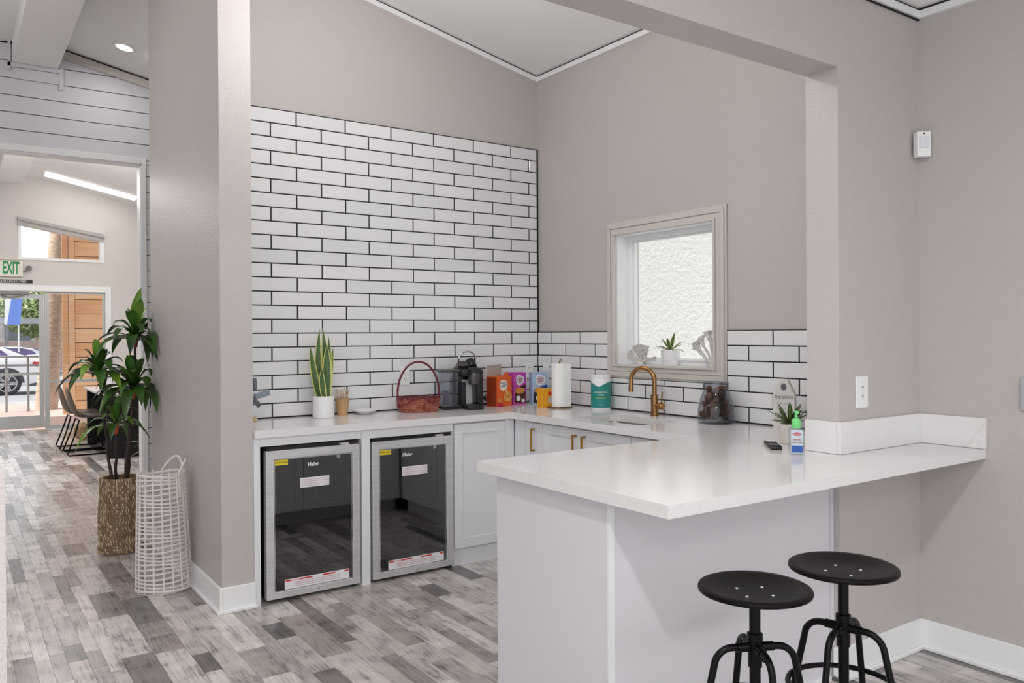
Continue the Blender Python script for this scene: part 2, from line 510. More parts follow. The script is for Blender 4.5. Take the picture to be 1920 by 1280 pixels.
# kitchen ceiling trims (flat strips with dark reveal)
g = G()
s = .207
def zc(x): return roofz(x)
g.prism([(XP2, zc(XP2)-.045), (XR, zc(XR)-.045), (XR, zc(XR)-.012), (XP2, zc(XP2)-.012)], YB-.018, YB, 'y')
g.box(XR-.018, XR, 2.068, YB-.018, zc(XR)-.045, zc(XR)-.012)
trim_2 = struct(g, 'trim_2', TRIM)
g = G(); g.prism([(XP2, zc(XP2)-.012), (XR, zc(XR)-.012), (XR, zc(XR)), (XP2, zc(XP2))], YB-.008, YB, 'y')
g.box(XR-.008, XR, 2.068, YB-.008, zc(XR)-.012, zc(XR))
g.obj('shadow_gap', GAP, trim_2)
# front ceiling trims
g = G(); g.box(2.0, XR, 1.902, 1.92, 2.80, 2.832); g.box(XR-.018, XR, 0, 1.902, 2.80, 2.832)
trim_3 = struct(g, 'trim_3', TRIM)
g = G(); g.box(2.0, XR, 1.912, 1.92, 2.832, 2.845); g.box(XR-.008, XR, 0, 1.912, 2.832, 2.845); g.box(2.0, XR, 1.912, 1.92, 2.794, 2.80)
g.obj('shadow_gap', GAP, trim_3)

# shiplap wall with opening into the far room
OX, OZ = 1.415, 2.957
g = G(); g.box(OX, 2.4, YS+.012, YS+.12, 0, OZ); g.box(-3.2, 2.4, YS+.012, YS+.12, OZ, 3.7)
g.prism([(-3.2, 3.7), (2.4, 3.7), (.62, 3.905)], YS+.012, YS+.12, 'y')
wall_far = struct(g, 'wall_far', GAP)
z = OZ+.075 - 0.142*0
zz = 3.136 - .142*30
while zz < 3.95:
    a, b = zz+.0035, zz+.142-.0035
    lo = OX if b < OZ else -3.2
    if a < OZ < b: a = OZ; lo = -3.2
    if b > .02:
        a = max(a, 0)
        def top(xx): return roofz(xx)-.002
        # cut board to the roof line
        xr = 2.4; xl = lo
        if b > top(xr): xr = min(xr, .62+(3.91-b)/.207) if b < 3.905 else .66
        if b > top(xl): xl = max(xl, .62-(3.91-b)/.207)
        if xr-xl > .1:
            xra = min(2.4, .62+(3.905-a)/.207)
            xla = max(lo, .62-(3.905-a)/.207)
            gg = G(); gg.prism([(xla, a), (xra, a), (xr, b), (xl, b)], YS, YS+.014, 'y')
            gg.obj('shiplap_board', SHIP, wall_far)
        if zz+.0035 < OZ < b: gg = G(); gg.box(OX, 2.4, YS, YS+.014, zz+.0035, OZ-.004); gg.obj('shiplap_board', SHIP, wall_far)
    zz += .142
g = G()   # casing of the opening
g.box(OX, OX+.04, YS-.018, YS, 0, OZ+.055, bev=.002); g.box(-3.2, OX, YS-.018, YS, OZ, OZ+.055, bev=.002)
g.box(OX-.012, OX, YS-.005, YS+.125, 0, OZ); g.box(-3.2, OX, YS-.005, YS+.125, OZ-.012, OZ)
struct(g, 'trim_4', TRIM)
# sloping trim at the top of the shiplap wall
g = G(); g.prism([(.77, roofz(.77)-.085), (2.3, roofz(2.3)-.085), (2.3, roofz(2.3)-.018), (.77, roofz(.77)-.018)], YS-.03, YS-.001, 'y')
trim_5 = struct(g, 'trim_5', CASING)
g = G(); g.prism([(.77, roofz(.77)-.018), (2.3, roofz(2.3)-.018), (2.3, roofz(2.3)-.002), (.77, roofz(.77)-.002)], YS-.012, YS-.001, 'y')
g.obj('shadow_gap', GAP, trim_5)
# boxed bracket under the ridge beam
g = G(); g.box(.40, .42, YS-.02, YS, 3.62, 3.88); g.box(.775, .805, YS-.02, YS, 3.52, 3.70); g.box(.40, .775, YS-.02, YS, 3.655, 3.688)
g.box(.45, .775, YS-.012, YS, 3.56, 3.65)
struct(g, 'trim_6', SHIP)

# far (entry) wall with door, sidelight, transom
DX0, DX1 = -.35, 1.175; SX1 = 2.01; DZ = 2.10
g = G()
g.box(-3.2, DX0-.06, YF, YF+.14, 0, 3.95); g.box(SX1, 3.15, YF, YF+.14, 0, 3.95)
g.box(DX0-.06, SX1, YF, YF+.14, DZ, 2.61)
TW0, TW1, TZ0, TZ1, TZ1r = .875, 1.94, 2.61, 3.075, 3.0
g.box(DX0-.06, TW0, YF, YF+.14, 2.61, 3.95); g.box(TW1, SX1, YF, YF+.14, 2.61, 3.95)
g.prism([(TW0, 3.10), (TW1, 2.90), (TW1, 3.95), (TW0, 3.95)], YF, YF+.14, 'y')
struct(g, 'wall_entry', WALLF)
g = G(); g.box(.40, .83, YF-.02, YF, 2.56, 3.71); struct(g, 'trim_7', WALLF)
g = G(); g.box(3.05, 3.15, YCE, YF, 0, 3.6); struct(g, 'wall_side', WALLF)
ALU = mat('silver_aluminium', (192, 194, 194), .4, .55)
# transom = window_3
window_3 = bpy.data.objects.new('window_3', None); col.objects.link(window_3); window_3['kind'] = 'structure'; window_3.location = (1.4, YF, 2.61)
g = G(); g.prism([(.825, 3.17), (2.0, 2.965), (2.0, 2.995+.025), (.825, 3.17+.045)], YF-.05, YF, 'y')
g.prism([(.835, 3.09), (.872, 3.083), (.872, 3.17), (.835, 3.17)], YF-.05, YF, 'y')
g.prism([(.83, 3.10), (1.99, 2.90), (1.99, 2.97), (.83, 3.175)], YF-.03, YF, 'y')
g.obj('window_casing', mat('grey_transom_head', (176, 172, 168), .5), window_3)
g = G(); g.box(.83, 2.0, YF-.012, YF, 2.575, 2.615); g.box(1.94, 2.0, YF-.012, YF, 2.615, 2.96); g.box(.835, .875, YF-.012, YF, 2.615, 3.09)
g.obj('window_frame', TRIM, window_3)
g = G(); g.prism([(TW0, TZ0), (TW1, TZ0), (TW1, 2.90), (TW0, 3.10)], YF+.06, YF+.066, 'y')
g.obj('pane', CLEAR, window_3)
# casing around the door set
g = G(); g.box(-.5, 2.095, YF-.02, YF, DZ+.0, 2.195, bev=.004); g.box(-.5, 2.02, YF-.03, YF-.02, DZ+.01, DZ+.03)
g.box(2.01, 2.095, YF-.02, YF, 0, DZ, bev=.004)
struct(g, 'trim_8', TRIM)
g = G(); g.box(2.096, 3.04, YF-.015, YF, 0, .13); struct(g, 'baseboard_far', TRIM)
# door_1
door_1 = bpy.data.objects.new('door_1', None); col.objects.link(door_1); door_1['kind'] = 'structure'; door_1.location = (.3, YF+.05, 0)
g = G()
g.box(1.105, 1.165, YF+.04, YF+.085, .03, 2.06); g.box(-.2, 1.105, YF+.04, YF+.085, 1.985, 2.06)
g.box(-.2, 1.105, YF+.04, YF+.085, .03, .215); g.box(-.3, -.2, YF+.04, YF+.085, .03, 2.06)
g.box(-.2, 1.105, YF+.035, YF+.04, .83, .865)
g.obj('door_leaf', ALU, door_1)
bx('pane', CLEAR, (-.2, 1.105, YF+.06, YF+.066, .215, 1.985), door_1)
g = G(); g.box(.45, .98, YF-.015, YF+.045, 2.055, 2.10); g.tube([(.9, YF, 2.05), (.72, YF-.06, 2.0)], .012); g.tube([(.72, YF-.06, 2.0), (.62, YF+.03, 2.03)], .01)
g.obj('door_closer', mat('grey_door_closer', (140, 140, 138), .4, .5), door_1)
g = G(); g.box(.67, .70, YF-.005, YF+.04, .8, .92); g.obj('door_handle', ALU, door_1)
# window_2: sidelight
window_2 = bpy.data.objects.new('window_2', None); col.objects.link(window_2); window_2['kind'] = 'structure'; window_2.location = (1.6, YF+.05, 0)
g = G(); g.box(1.175, 1.235, YF+.02, YF+.1, 0, DZ); g.box(1.235, 2.01, YF+.03, YF+.09, .70, .745)
g.box(1.235, 2.01, YF+.03, YF+.09, 0, .05); g.box(1.235, 2.01, YF+.03, YF+.09, 2.07, DZ); g.box(1.98, 2.01, YF+.03, YF+.09, .05, 2.07)
g.obj('window_frame', ALU, window_2)
bx('pane', CLEAR, (1.235, 1.98, YF+.056, YF+.062, .745, 2.07), window_2)
bx('pane', CLEAR, (1.235, 1.98, YF+.056, YF+.062, .05, .70), window_2)

# baseboards
def baseboard(name, boxes):
    g = G()
    for b in boxes: g.box(*b, bev=.003)
    return struct(g, name, TRIM)
baseboard('baseboard_left', [(XP-.016, XP, YC-.016, YCE, .012, .13), (XP+.0005, XP2+.006, YC-.016, YC, .012, .13),
                             (XP-.030, XP-.002, YC-.030, YCE, 0, .018), (XP-.0015, XP2+.012, YC-.030, YC-.002, 0, .018)])
baseboard('baseboard_front', [(2.9455, XR-.0165, 1.904, 1.92, .012, .13), (2.929, 2.945, 1.904, 1.942, .012, .13),
                              (2.915, XR-.031, 1.888, 1.9035, 0, .018)])
baseboard('baseboard_right', [(XR-.016, XR, -2.0, 1.9195, .012, .13), (XR-.030, XR-.0165, -2.0, 1.9035, 0, .018)])

# ================================================================== KITCHEN FITTINGS
ZC = .915; ZB = .875
def shaker(g, x0, x1, y, z0, z1, w=.058, d=.018, sgn=-1, m=None):
    """door front in XZ plane at y facing sgn*Y"""
    a, b = sorted((y, y - sgn*d))
    yy0, yy1 = (y, y+d) if sgn < 0 else (y-d, y)
    for (p, q, r, s_) in ((x0, x1, z1-w, z1), (x0, x1, z0, z0+w), (x0, x0+w, z0+w, z1-w), (x1-w, x1, z0+w, z1-w)):
        g.box(p, q, yy0, yy1, r, s_, bev=.0012)
    iy0, iy1 = (y+.008, y+d) if sgn < 0 else (y-d, y-.008)
    g.box(x0+w-.001, x1-w+.001, iy0, iy1, z0+w-.001, z1-w+.001)
def shaker_x(g, y0, y1, x, z0, z1, w=.055, d=.018):
    for (p, q, r, s_) in ((y0, y1, z1-w, z1), (y0, y1, z0, z0+w), (y0, y0+w, z0+w, z1-w), (y1-w, y1, z0+w, z1-w)):
        g.box(x, x+d, p, q, r, s_, bev=.0012)
    g.box(x+.008, x+d, y0+w-.001, y1-w+.001, z0+w-.001, z1-w+.001)

# countertop
ct = thing('countertop', 'white quartz worktop running along the tiled walls and out over the peninsula', 'countertop', (2.6, 2.5, ZB))
g = G()
g.box(XP2+.002, 2.9, 4.178, YB-.004, ZB, ZC)
g.box(2.9, XR-.004, 3.86, YB-.004, ZB, ZC)
g.box(2.9, XR-.004, 2.66, 3.0, ZB, ZC)
g.box(2.947, XR-.004, 2.07, 2.66, ZB, ZC)
g.box(1.68, 2.947, 1.635, 2.66, ZB, ZC); g.box(2.947, XR-.002, 1.635, 1.918, ZB, ZC)
# ring with sink cutout
def rrect(x0, x1, y0, y1, r, n=5):
    out = []
    for cx, cy, a0 in ((x1-r, y1-r, 0), (x0+r, y1-r, 90), (x0+r, y0+r, 180), (x1-r, y0+r, 270)):
        for k in range(n+1):
            a = R(a0+90*k/n); out.append((cx+r*math.cos(a), cy+r*math.sin(a)))
    return out
SK = (3.02, 3.335, 3.14, 3.69)
inner = rrect(*SK, .05)
ox0, ox1, oy0, oy1 = 2.9, XR-.004, 3.0, 3.86
def outer(p):
    cx, cy = (SK[0]+SK[1])/2, (SK[2]+SK[3])/2
    i = inner.index(p); q = i // 6; k = i % 6
    cor = [(ox1, oy1), (ox0, oy1), (ox0, oy0), (ox1, oy0)][q]
    a = [(ox1, p[1]), (p[0], oy1), (ox0, p[1]), (p[0], oy0)][q]
    b = [(p[0], oy1), (ox0, p[1]), (p[0], oy0), (ox1, p[1])][q]
    return a if k < 2 else (b if k > 3 else cor)
outr = [outer(p) for p in inner]
for za, flip in ((ZC, 0), (ZB, 1)):
    vi = [g.bm.verts.new((*p, za)) for p in inner]; vo = [g.bm.verts.new((*p, za)) for p in outr]
    n = len(vi)
    for k in range(n):
        f = [vi[k], vi[(k+1) % n], vo[(k+1) % n], vo[k]]
        if (vo[k].co-vo[(k+1) % n].co).length < 1e-6: f = [vi[k], vi[(k+1) % n], vo[k]]
        try: g.bm.faces.new(f)
        except ValueError: pass
for k in range(len(inner)):
    p, q = inner[k], inner[(k+1) % len(inner)]
    g.quad([(*p, ZB), (*q, ZB), (*q, ZC), (*p, ZC)])
g.box(2.9, 2.9005, 3.0, 3.86, ZB, ZC)
slabo = g.obj('slab', QUARTZ, ct)
us = thing('quartz_upstand', 'low white quartz upstand wrapping the grey pier and right wall behind the bar top', 'backsplash', (3.2, 1.9, ZC+.001))
for d_ in ((2.925, 2.9435, 1.9195, 2.066), (2.925, XR-.021, 1.90, 1.9185), (XR-.0205, XR-.002, 1.632, 1.9185)):
    bx('slab', QUARTZ, (*d_, ZC+.001, 1.045), us, bev=.0015)

# sink
sk = thing('sink', 'stainless steel undermount sink bowl set in the white worktop', 'sink', (3.18, 3.41, .70))
g = G()
loops = [(rrect(SK[0]-.006, SK[1]+.006, SK[2]-.006, SK[3]+.006, .052), ZB-.001), (rrect(SK[0]-.004, SK[1]+.004, SK[2]-.004, SK[3]+.004, .05), ZB-.02),
         (rrect(SK[0]+.01, SK[1]-.01, SK[2]+.01, SK[3]-.01, .06), .72), (rrect(SK[0]+.05, SK[1]-.05, SK[2]+.05, SK[3]-.05, .05), .70)]
rr = [[g.bm.verts.new((*p, zz_)) for p in lp] for lp, zz_ in loops]
for a, b in zip(rr, rr[1:]):
    for k in range(len(a)): g.bm.faces.new((a[k], a[(k+1) % len(a)], b[(k+1) % len(a)], b[k]))
g.bm.faces.new(rr[-1])
g.obj('bowl', SINKM, sk, smooth=50)
g = G(); g.lathe([(.0, .701), (.04, .701), (.045, .704), (.03, .706), (0, .703)], (3.18, 3.41, 0), 20)
g.obj('drain', CHROME, sk, smooth=40)

# faucet
fc = thing('faucet', 'bronze gooseneck kitchen tap standing behind the sink', 'faucet', (3.45, 3.468, ZC))
g = G(); g.lathe([(.030, 0), (.030, .004), (.023, .006), (.023, .125), (.019, .128), (0, .128)], (3.45, 3.468, ZC), 24); g.obj('base', BRONZE, fc, smooth=40)
g = G(); pts = [(3.45, 3.468, ZC+.12), (3.45, 3.468, ZC+.19)]
cy_ = 3.468+.075; rr_ = .075
dirv = Vector((-.42, .91, 0))
for k in range(0, 13):
    a = R(180-15*k*1.07); h = rr_+rr_*math.cos(a)
    pts.append((3.45+dirv.x*h, 3.468+dirv.y*h, ZC+.21+rr_*math.sin(a)))
last = Vector(pts[-1]); pts.append((last.x-.001, last.y+.002, last.z-.05))
g.tube(pts, [.0135]*(len(pts)-1)+[.0135], 14); g.obj('spout', BRONZE, fc, smooth=50)
g = G(); g.tube([last+Vector((0, .001, -.015)), last+Vector((-.001, .002, -.055))], .0155, 14); g.obj('nozzle', BRONZE, fc, smooth=50)
g = G(); m_ = Matrix.Translation((3.45, 3.468, ZC+.062)) @ Matrix.Rotation(R(90), 4, 'X')
g.lathe([(.0, .015), (.017, .015), (.017, .04), (.021, .042), (.021, .066), (.017, .07), (0, .07)], (0, 0, 0), 20, mtx=m_); g.obj('valve', BRONZE, fc, smooth=40)
g = G(); g.tube([(3.45, 3.412, ZC+.08), (3.45, 3.406, ZC+.145)], .0042, 8); g.obj('lever', BRONZE, fc, smooth=40)

# fridge surround on back run: fillers
def carcass(name, label, loc): return thing(name, label, 'cabinet', loc)
fs = carcass('fridge_surround', 'white painted surround framing the two under-counter fridges', (1.9, 4.22, 0))
bx('stile', CAB, (XP2+.001, 1.316, 4.195, 4.76, 0, ZB-.001), fs); bx('stile', CAB, (1.886, 1.936, 4.195, 4.76, 0, ZB-.001), fs)
bx('rail', CAB, (1.317, 1.885, 4.197, 4.215, .828, ZB-.001), fs); bx('rail', CAB, (1.937, 2.481, 4.197, 4.215, .824, ZB-.001), fs)
bx('backing', GAP, (1.317, 2.481, 4.752, 4.758, 0, ZB-.001), fs)
cb = carcass('base_cabinet', 'white shaker base cabinet in the corner right of the fridges', (2.7, 4.22, 0))
g = G(); g.box(2.484, 2.933, 4.215, 4.745, .10, ZB-.001); g.obj('body', CAB, cb)
g = G(); shaker(g, 2.492, 2.862, 4.195, .11, .862); g.obj('door', CAB, cb)
bx('filler', CAB, (2.866, 2.932, 4.198, 4.214, .10, ZB-.002), cb)
bx('toe_kick', CAB, (2.484, 2.98, 4.222, 4.235, 0, .099), cb)

def pull(g, x, y, z0, z1, ax=-1):
    g.box(x-.032, x-.022, y-.005, y+.005, z0, z1, bev=.001)
    g.box(x-.024, x, y-.005, y+.005, z0, z0+.010, bev=.001); g.box(x-.024, x, y-.005, y+.005, z1-.010, z1, bev=.001)
cs = carcass('sink_cabinet', 'white sink run base cabinet with brass bar pulls below the window wall', (3.2, 3.4, 0))
g = G(); g.box(2.955, XR-.006, 2.09, 3.02, .10, ZB-.001); g.box(2.955, XR-.006, 3.80, 4.745, .10, ZB-.001); g.box(2.955, XR-.006, 3.02, 3.80, .10, .69); g.box(2.955, 2.975, 3.02, 3.80, .69, ZB-.001); g.obj('body', CAB, cs)
bx('toe_kick', CAB, (2.99, 3.0, 2.62, 4.15, 0, .099), cs)
bx('filler', CAB, (2.937, 2.953, 4.085, 4.195, .10, ZB-.002), cs)
for (y0, y1, hy) in ((3.905, 4.08, 3.983), (3.545, 3.90, 3.581), (3.13, 3.54, 3.501), (2.67, 3.125, None)):
    g = G(); shaker_x(g, y0, y1, 2.935, .11, .862, w=.055 if y1-y0 > .2 else .05); d_ = g.obj('door', CAB, cs)
    if hy:
        g = G(); pull(g, 2.935, hy, .69, .83); g.obj('handle', BRASS, d_, label='brass bar handle')

# peninsula cabinet
pc = thing('peninsula_cabinet', 'white panelled peninsula base beneath the overhanging quartz bar top', 'cabinet', (2.3, 2.3, 0))
bx('end_panel', CABG, (1.73, 1.748, 1.952, 2.595, 0.0, ZB-.001), pc)
g = G(); g.box(1.7485, 2.942, 1.965, 2.575, .10, ZB-.001); g.box(1.7485, 2.942, 1.965, 2.50, 0, .10); g.obj('body', CABG, pc)
bx('front_panel', CABG, (1.748, 2.943, 1.952, 1.963, 0, ZB-.001), pc)
bx('corner_trim', TRIM, (1.726, 1.752, 1.946, 1.952, 0, ZB-.001), pc)
bx('shoe_moulding', TRIM, (1.752, 2.912, 1.936, 1.951, 0, .018), pc)
bx('side_stile', CABG, (2.925, 2.943, 1.944, 1.951, .13, ZB-.001), pc)
for (a, b) in ((1.752, 2.14), (2.145, 2.53), (2.535, 2.93)):
    g = G(); shaker(g, a, b, 2.596, .11, .862, sgn=1); g.obj('door', CAB, pc)

# ------------------------------------------------------------------ beverage fridges
YEL = mat('yellow_sticker', (232, 208, 50), .5); REDM = mat('red_print', (206, 60, 40), .5); INK = mat('grey_print', (150, 140, 145), .6)
DARKT = mat('dark_print', (40, 40, 44), .6); WHT = mat('white_print', (236, 236, 238), .5)
PINKT = mat('pink_print', (206, 150, 158), .6)
def fridge(x0, x1, panel, logo_x, label):
    yf = 4.19
    t = thing('beverage_fridge', label, 'fridge', ((x0+x1)/2, 4.45, 0), group='under-counter fridges')
    z0, z1 = .02, .80
    g = G(); g.box(x0+.006, x0+.03, yf+.045, 4.74, .03, z1); g.box(x1-.03, x1-.006, yf+.045, 4.74, .03, z1)
    g.box(x0+.03, x1-.03, yf+.045, 4.74, z1-.03, z1); g.box(x0+.03, x1-.03, yf+.045, 4.74, .03, .06); g.box(x0+.006, x1-.006, 4.72, 4.74, .03, z1)
    g.box(x0+.006, x1-.006, yf+.05, 4.7, z1, z1+.018)
    g.obj('body', BLACK, t)
    g = G(); g.box(x0+.031, x0+.04, yf+.06, 4.71, .061, z1-.031); g.box(x1-.04, x1-.031, yf+.06, 4.71, .061, z1-.031)
    g.box(x0+.04, x1-.04, 4.70, 4.715, .061, z1-.031); g.box(x0+.04, x1-.04, yf+.06, 4.70, .061, .07)
    g.box(x0+.04, x1-.04, 4.55, 4.70, .07, .24)
    g.obj('liner', FRIDGEIN, t)
    for zs_ in (.28, .44, .60):
        g = G()
        for k in range(15): g.tube([(x0+.045, yf+.07+k*.028, zs_), (x1-.045, yf+.07+k*.028, zs_)], .0014, 4) if k % 3 == 0 else None
        for k in range(16): xx = x0+.05+k*(x1-x0-.1)/15; g.tube([(xx, yf+.07, zs_), (xx, 4.69, zs_)], .0014, 4)
        g.tube([(x0+.045, yf+.07, zs_), (x1-.045, yf+.07, zs_)], .003, 6)
        g.obj('shelf', WIRE, t)
    bx('dark_reflection', BLACK, (panel[0], panel[1], yf+.055, yf+.16, .665, .765), t)  # black box behind the glass imitates a dark reflection
    g = G(); w = .042
    for (a, b, c, d) in ((x0, x1, z1-.043, z1), (x0, x1, z0, z0+.035), (x0, x0+w, z0+.035, z1-.043), (x1-w, x1, z0+.035, z1-.043)):
        g.box(a, b, yf, yf+.042, c, d, bev=.0012)
    fr_ = g.obj('door_frame', STEEL, t)
    g = G(); gw = .006
    a0, a1, c0, c1 = x0+w, x1-w, z0+.035, z1-.043
    for (a, b, c, d) in ((a0, a1, c1-gw, c1), (a0, a1, c0, c0+gw), (a0, a0+gw, c0+gw, c1-gw), (a1-gw, a1, c0+gw, c1-gw)): g.box(a, b, yf+.003, yf+.03, c, d)
    g.obj('gasket', CHROME, fr_)
    gl = bx('glass', FGLASS, (a0+.004, a1-.004, yf+.008, yf+.012, c0+.004, c1-.004), t)
    bx('hinge', STEEL, (x1-.11, x1-.06, yf+.01, yf+.05, z1+.001, z1+.012), t)
    bx('top_grille', BLACK, (x0+.01, x1-.005, yf+.03, yf+.048, z1+.002, z1+.02), t)
    g = G(); g.lathe([(0, 0), (.009, 0), (.009, .004), (.006, .005), (0, .005)], mtx=Matrix.Translation(((x0+x1)/2+.015, yf, .036)) @ Matrix.Rotation(R(90), 4, 'X'), seg=16); g.obj('lock', CHROME, t, smooth=40)
    g = G(); g.lathe([(0, 0), (.011, 0), (.011, .004), (0, .005)], mtx=Matrix.Translation((x0+.405*(x1-x0)/.53, yf+.008, .742)) @ Matrix.Rotation(R(90), 4, 'X'), seg=16); g.obj('knob', CHROME, t, smooth=40)
    for fx, fy in ((x1-.03, yf+.03), (x0+.04, yf+.06), (x0+.04, 4.68), (x1-.04, 4.68)):
        g = G(); g.tube([(fx, fy, .0), (fx, fy, .031 if fx < x1-.035 else .021)], .012, 8); g.obj('foot', BLACK, t)
    ys = yf+.0068
    s1 = bx('sticker', YEL, (x0+.045, x0+.12, ys, ys+.001, .722, .750), t, label='yellow sticker')
    text('lettering', '\u25cf ENERGY GUIDE', .010, face_mtx((x0+.083, ys-.0005, .736)), DARKT, s1)
    sx_ = x0+.185 if panel[0]-x0 > .1 else x0+.19
    s2 = bx('label_sticker', WHT, (sx_, sx_+.165, ys, ys+.001, .590, .642), t, label='white information sticker')
    for k in range(4): text('lettering', 'CAUTION: keep the door closed and read the guide', .0075, face_mtx((sx_+.083, ys-.0006, .632-k*.011)), PINKT, s2)
    s3 = bx('warning_sticker', WHT, (x0+.098, x1-.065, ys, ys+.001, .060, .112), t, label='white and red warning sticker')
    wx0, wx1 = x0+.102, x1-.069
    for (f0, f1) in ((0, .09), (.22, .42), (.58, .78), (.93, 1)):
        bx('print', REDM, (wx0+(wx1-wx0)*f0, wx0+(wx1-wx0)*f1, ys-.0004, ys, .100, .108), s3)
    text('lettering', 'WARNING', .009, face_mtx((wx0+.055, ys-.0006, .104)), REDM, s3)
    for k in range(3): text('lettering', 'WARNING: risk of fire or electric shock. Read the instructions before use. ' , .0085, face_mtx(((wx0+wx1)/2, ys-.0006, .091-k*.010)), PINKT, s3)
    text('logo', 'Haier', .030, face_mtx((logo_x, ys, .712)), WHT, t, ext=.0004, sx=.95, bold=.0006)
    return t
f1 = fridge(1.345, 1.873, (1.60, 1.80), 1.605, 'left glass-door under-counter fridge with a can inside, nearer the grey pier')
f2 = fridge(1.950, 2.478, (1.995, 2.14), 2.174, 'right glass-door under-counter fridge, beside the shaker cabinet door')
cn = thing('drink_can', 'silver printed can standing on a shelf inside the left fridge', 'can', (1.40, 4.34, .442))
g = G(); g.lathe([(.02, 0), (.027, .005), (.028, .012), (.028, .105), (.022, .118), (.022, .12), (0, .12)], (1.43, 4.34, .442), 20); g.obj('body', CHROME, cn, smooth=40)
g = G(); g.lathe([(.0284, .03), (.0284, .09)], (1.43, 4.34, .442), 20, cap=False); g.obj('label', mat('can_print', (180, 176, 172), .4, .4, vary=(70, (50, 45, 45))), cn, smooth=40)

# ================================================================== THINGS ON THE COUNTER
SNK1 = mat('snake_leaf_green', (44, 74, 36), .4, vary=(60, (88, 122, 66), (1, 1, 3)))
SNK2 = mat('snake_leaf_yellow_margin', (206, 206, 120), .45)
def ribbon_leaf(parent, base, tip, width, bow=(0, 0), mats=(SNK2, SNK1), side=None, fold=.25, name='leaf', n=10, shape='snake'):
    base, tip = Vector(base), Vector(tip)
    mid = (base+tip)/2 + Vector((bow[0], bow[1], 0))
    pts = bez(base, mid, tip, n)
    W = []
    for i in range(n+1):
        t = i/n
        if shape == 'snake': w = (.55+.45*math.sin(min(1, t*1.6)*math.pi/2))*(1-t**3.2)
        else: w = math.sin(math.pi*min(1, (t*.92+.06)))**.8
        W.append(max(.0006, width/2*w))
    g = G(); leafmesh(g, pts, W, fold=fold, side=Vector(side) if side else None, mi=(0, 1))
    return g.obj(name, list(mats), parent, smooth=60)
sp = thing('snake_plant', 'variegated snake plant in a white cylinder pot on the back counter', 'plant', (1.825, 4.60, ZC))
g = G(); g.lathe([(0, .0), (.060, 0), (.064, .004), (.064, .128), (.061, .131), (.057, .128), (.057, .112), (0, .112)], (1.825, 4.60, ZC), 36); g.obj('pot', WHITEC, sp, smooth=40)
g = G(); g.lathe([(0, .1), (.057, .1), (.057, .114), (0, .118)], (1.825, 4.60, ZC), 20); g.obj('soil', mat('dark_soil', (50, 38, 30), .95, bump=(80, .6, .01)), sp)
for (bx_, by_, tx_, ty_, tz_, w_, bw) in ((1.80, 4.60, 1.745, 4.60, 1.345, .050, (-.012, 0)), (1.815, 4.61, 1.812, 4.62, 1.445, .050, (-.03, 0)),
        (1.83, 4.60, 1.826, 4.61, 1.45, .056, (.022, 0)), (1.84, 4.575, 1.838, 4.57, 1.355, .070, (-.008, 0)), (1.85, 4.60, 1.893, 4.61, 1.33, .046, (-.01, 0)),
        (1.82, 4.57, 1.80, 4.56, 1.22, .044, (-.015, 0)), (1.835, 4.585, 1.86, 4.60, 1.40, .04, (.02, 0))):
    ribbon_leaf(sp, (bx_, by_, ZC+.11), (tx_, ty_, tz_), w_, bw, side=(1, -.12, 0))

cup = thing('paper_cup', 'tan paper cup full of wooden stir sticks beside the snake plant', 'cup', (1.978, 4.68, ZC))
KRAFT = mat('kraft_paper', (204, 164, 118), .7)
g = G(); g.lathe([(0, .001), (.031, 0), (.042, .1), (.0435, .1015), (.0425, .103), (.0405, .1), (.03, .006), (0, .006)], (1.978, 4.68, ZC), 28); g.obj('wall', KRAFT, cup, smooth=40)
STK = mat('pale_birch', (206, 180, 152), .7)
rs = random.Random(5)
for k in range(13):
    a = k/13*2*math.pi; r1 = .017; r2 = .036+.020*rs.random()
    p0 = Vector((1.978+r1*math.cos(a+2.6), 4.68+r1*math.sin(a+2.6), ZC+.008)); p1 = Vector((1.978+r2*math.cos(a), 4.68+r2*math.sin(a)*.8, ZC+.15+.02*rs.random()))
    d = (p1-p0); q = d.to_track_quat('Z', 'Y').to_matrix().to_4x4()
    g = G(); g.box(-.003, .003, -.0007, .0007, 0, d.length, mtx=Matrix.Translation(p0) @ q)
    tag(g.obj('stir_stick', STK), 'thin wooden stir stick standing in the tan paper cup', 'stir stick', 'stir sticks in the paper cup')

ds = thing('saucer_dish', 'small white shallow dish on the counter between the cup and wicker basket', 'dish', (2.118, 4.655, ZC))
g = G(); g.lathe([(0, .002), (.034, 0), (.04, .003), (.052, .010), (.077, .024), (.08, .027), (.076, .027), (.05, .014), (.036, .008), (0, .008)], (2.118, 4.655, ZC), 36); g.obj('bowl', WHITEC, ds, smooth=40)

# wicker basket
WK1 = mat('red_wicker', (128, 38, 44), .45, vary=(24, (192, 124, 98), (1, 1, 1))); WK2 = mat('dark_red_wicker', (98, 24, 36), .4)
wb = thing('wicker_basket', 'red wicker basket with a tall arched handle on the counter', 'basket', (2.455, 4.58, ZC))
wb.rotation_euler = (0, 0, R(-14))
NS = 22; rows = 8
def bk_r(z): return 1 + .14*z/.085
g = G()
for r in range(rows):
    z = .006+r*.0108; ph = r % 2
    pts = []
    for k in range(NS*4):
        a = 2*math.pi*k/(NS*4); off = .0035*math.cos(math.pi*(k/2.0)+math.pi*ph)
        f = bk_r(z); pts.append(((.120*f+off)*math.cos(a), (.075*f+off)*math.sin(a), z))
    g.tube(pts, .0052, 5, closed=True)
g.obj('woven_body', WK1, wb, smooth=60, world=False)
g = G()
for k in range(NS):
    a = 2*math.pi*k/NS
    g.tube([(.118*math.cos(a), .073*math.sin(a), 0), (.118*1.14*math.cos(a), .073*1.14*math.sin(a), .09)], .003, 5)
g.obj('stake', WK2, wb, world=False, kind='stuff')
g = G()
pts = []
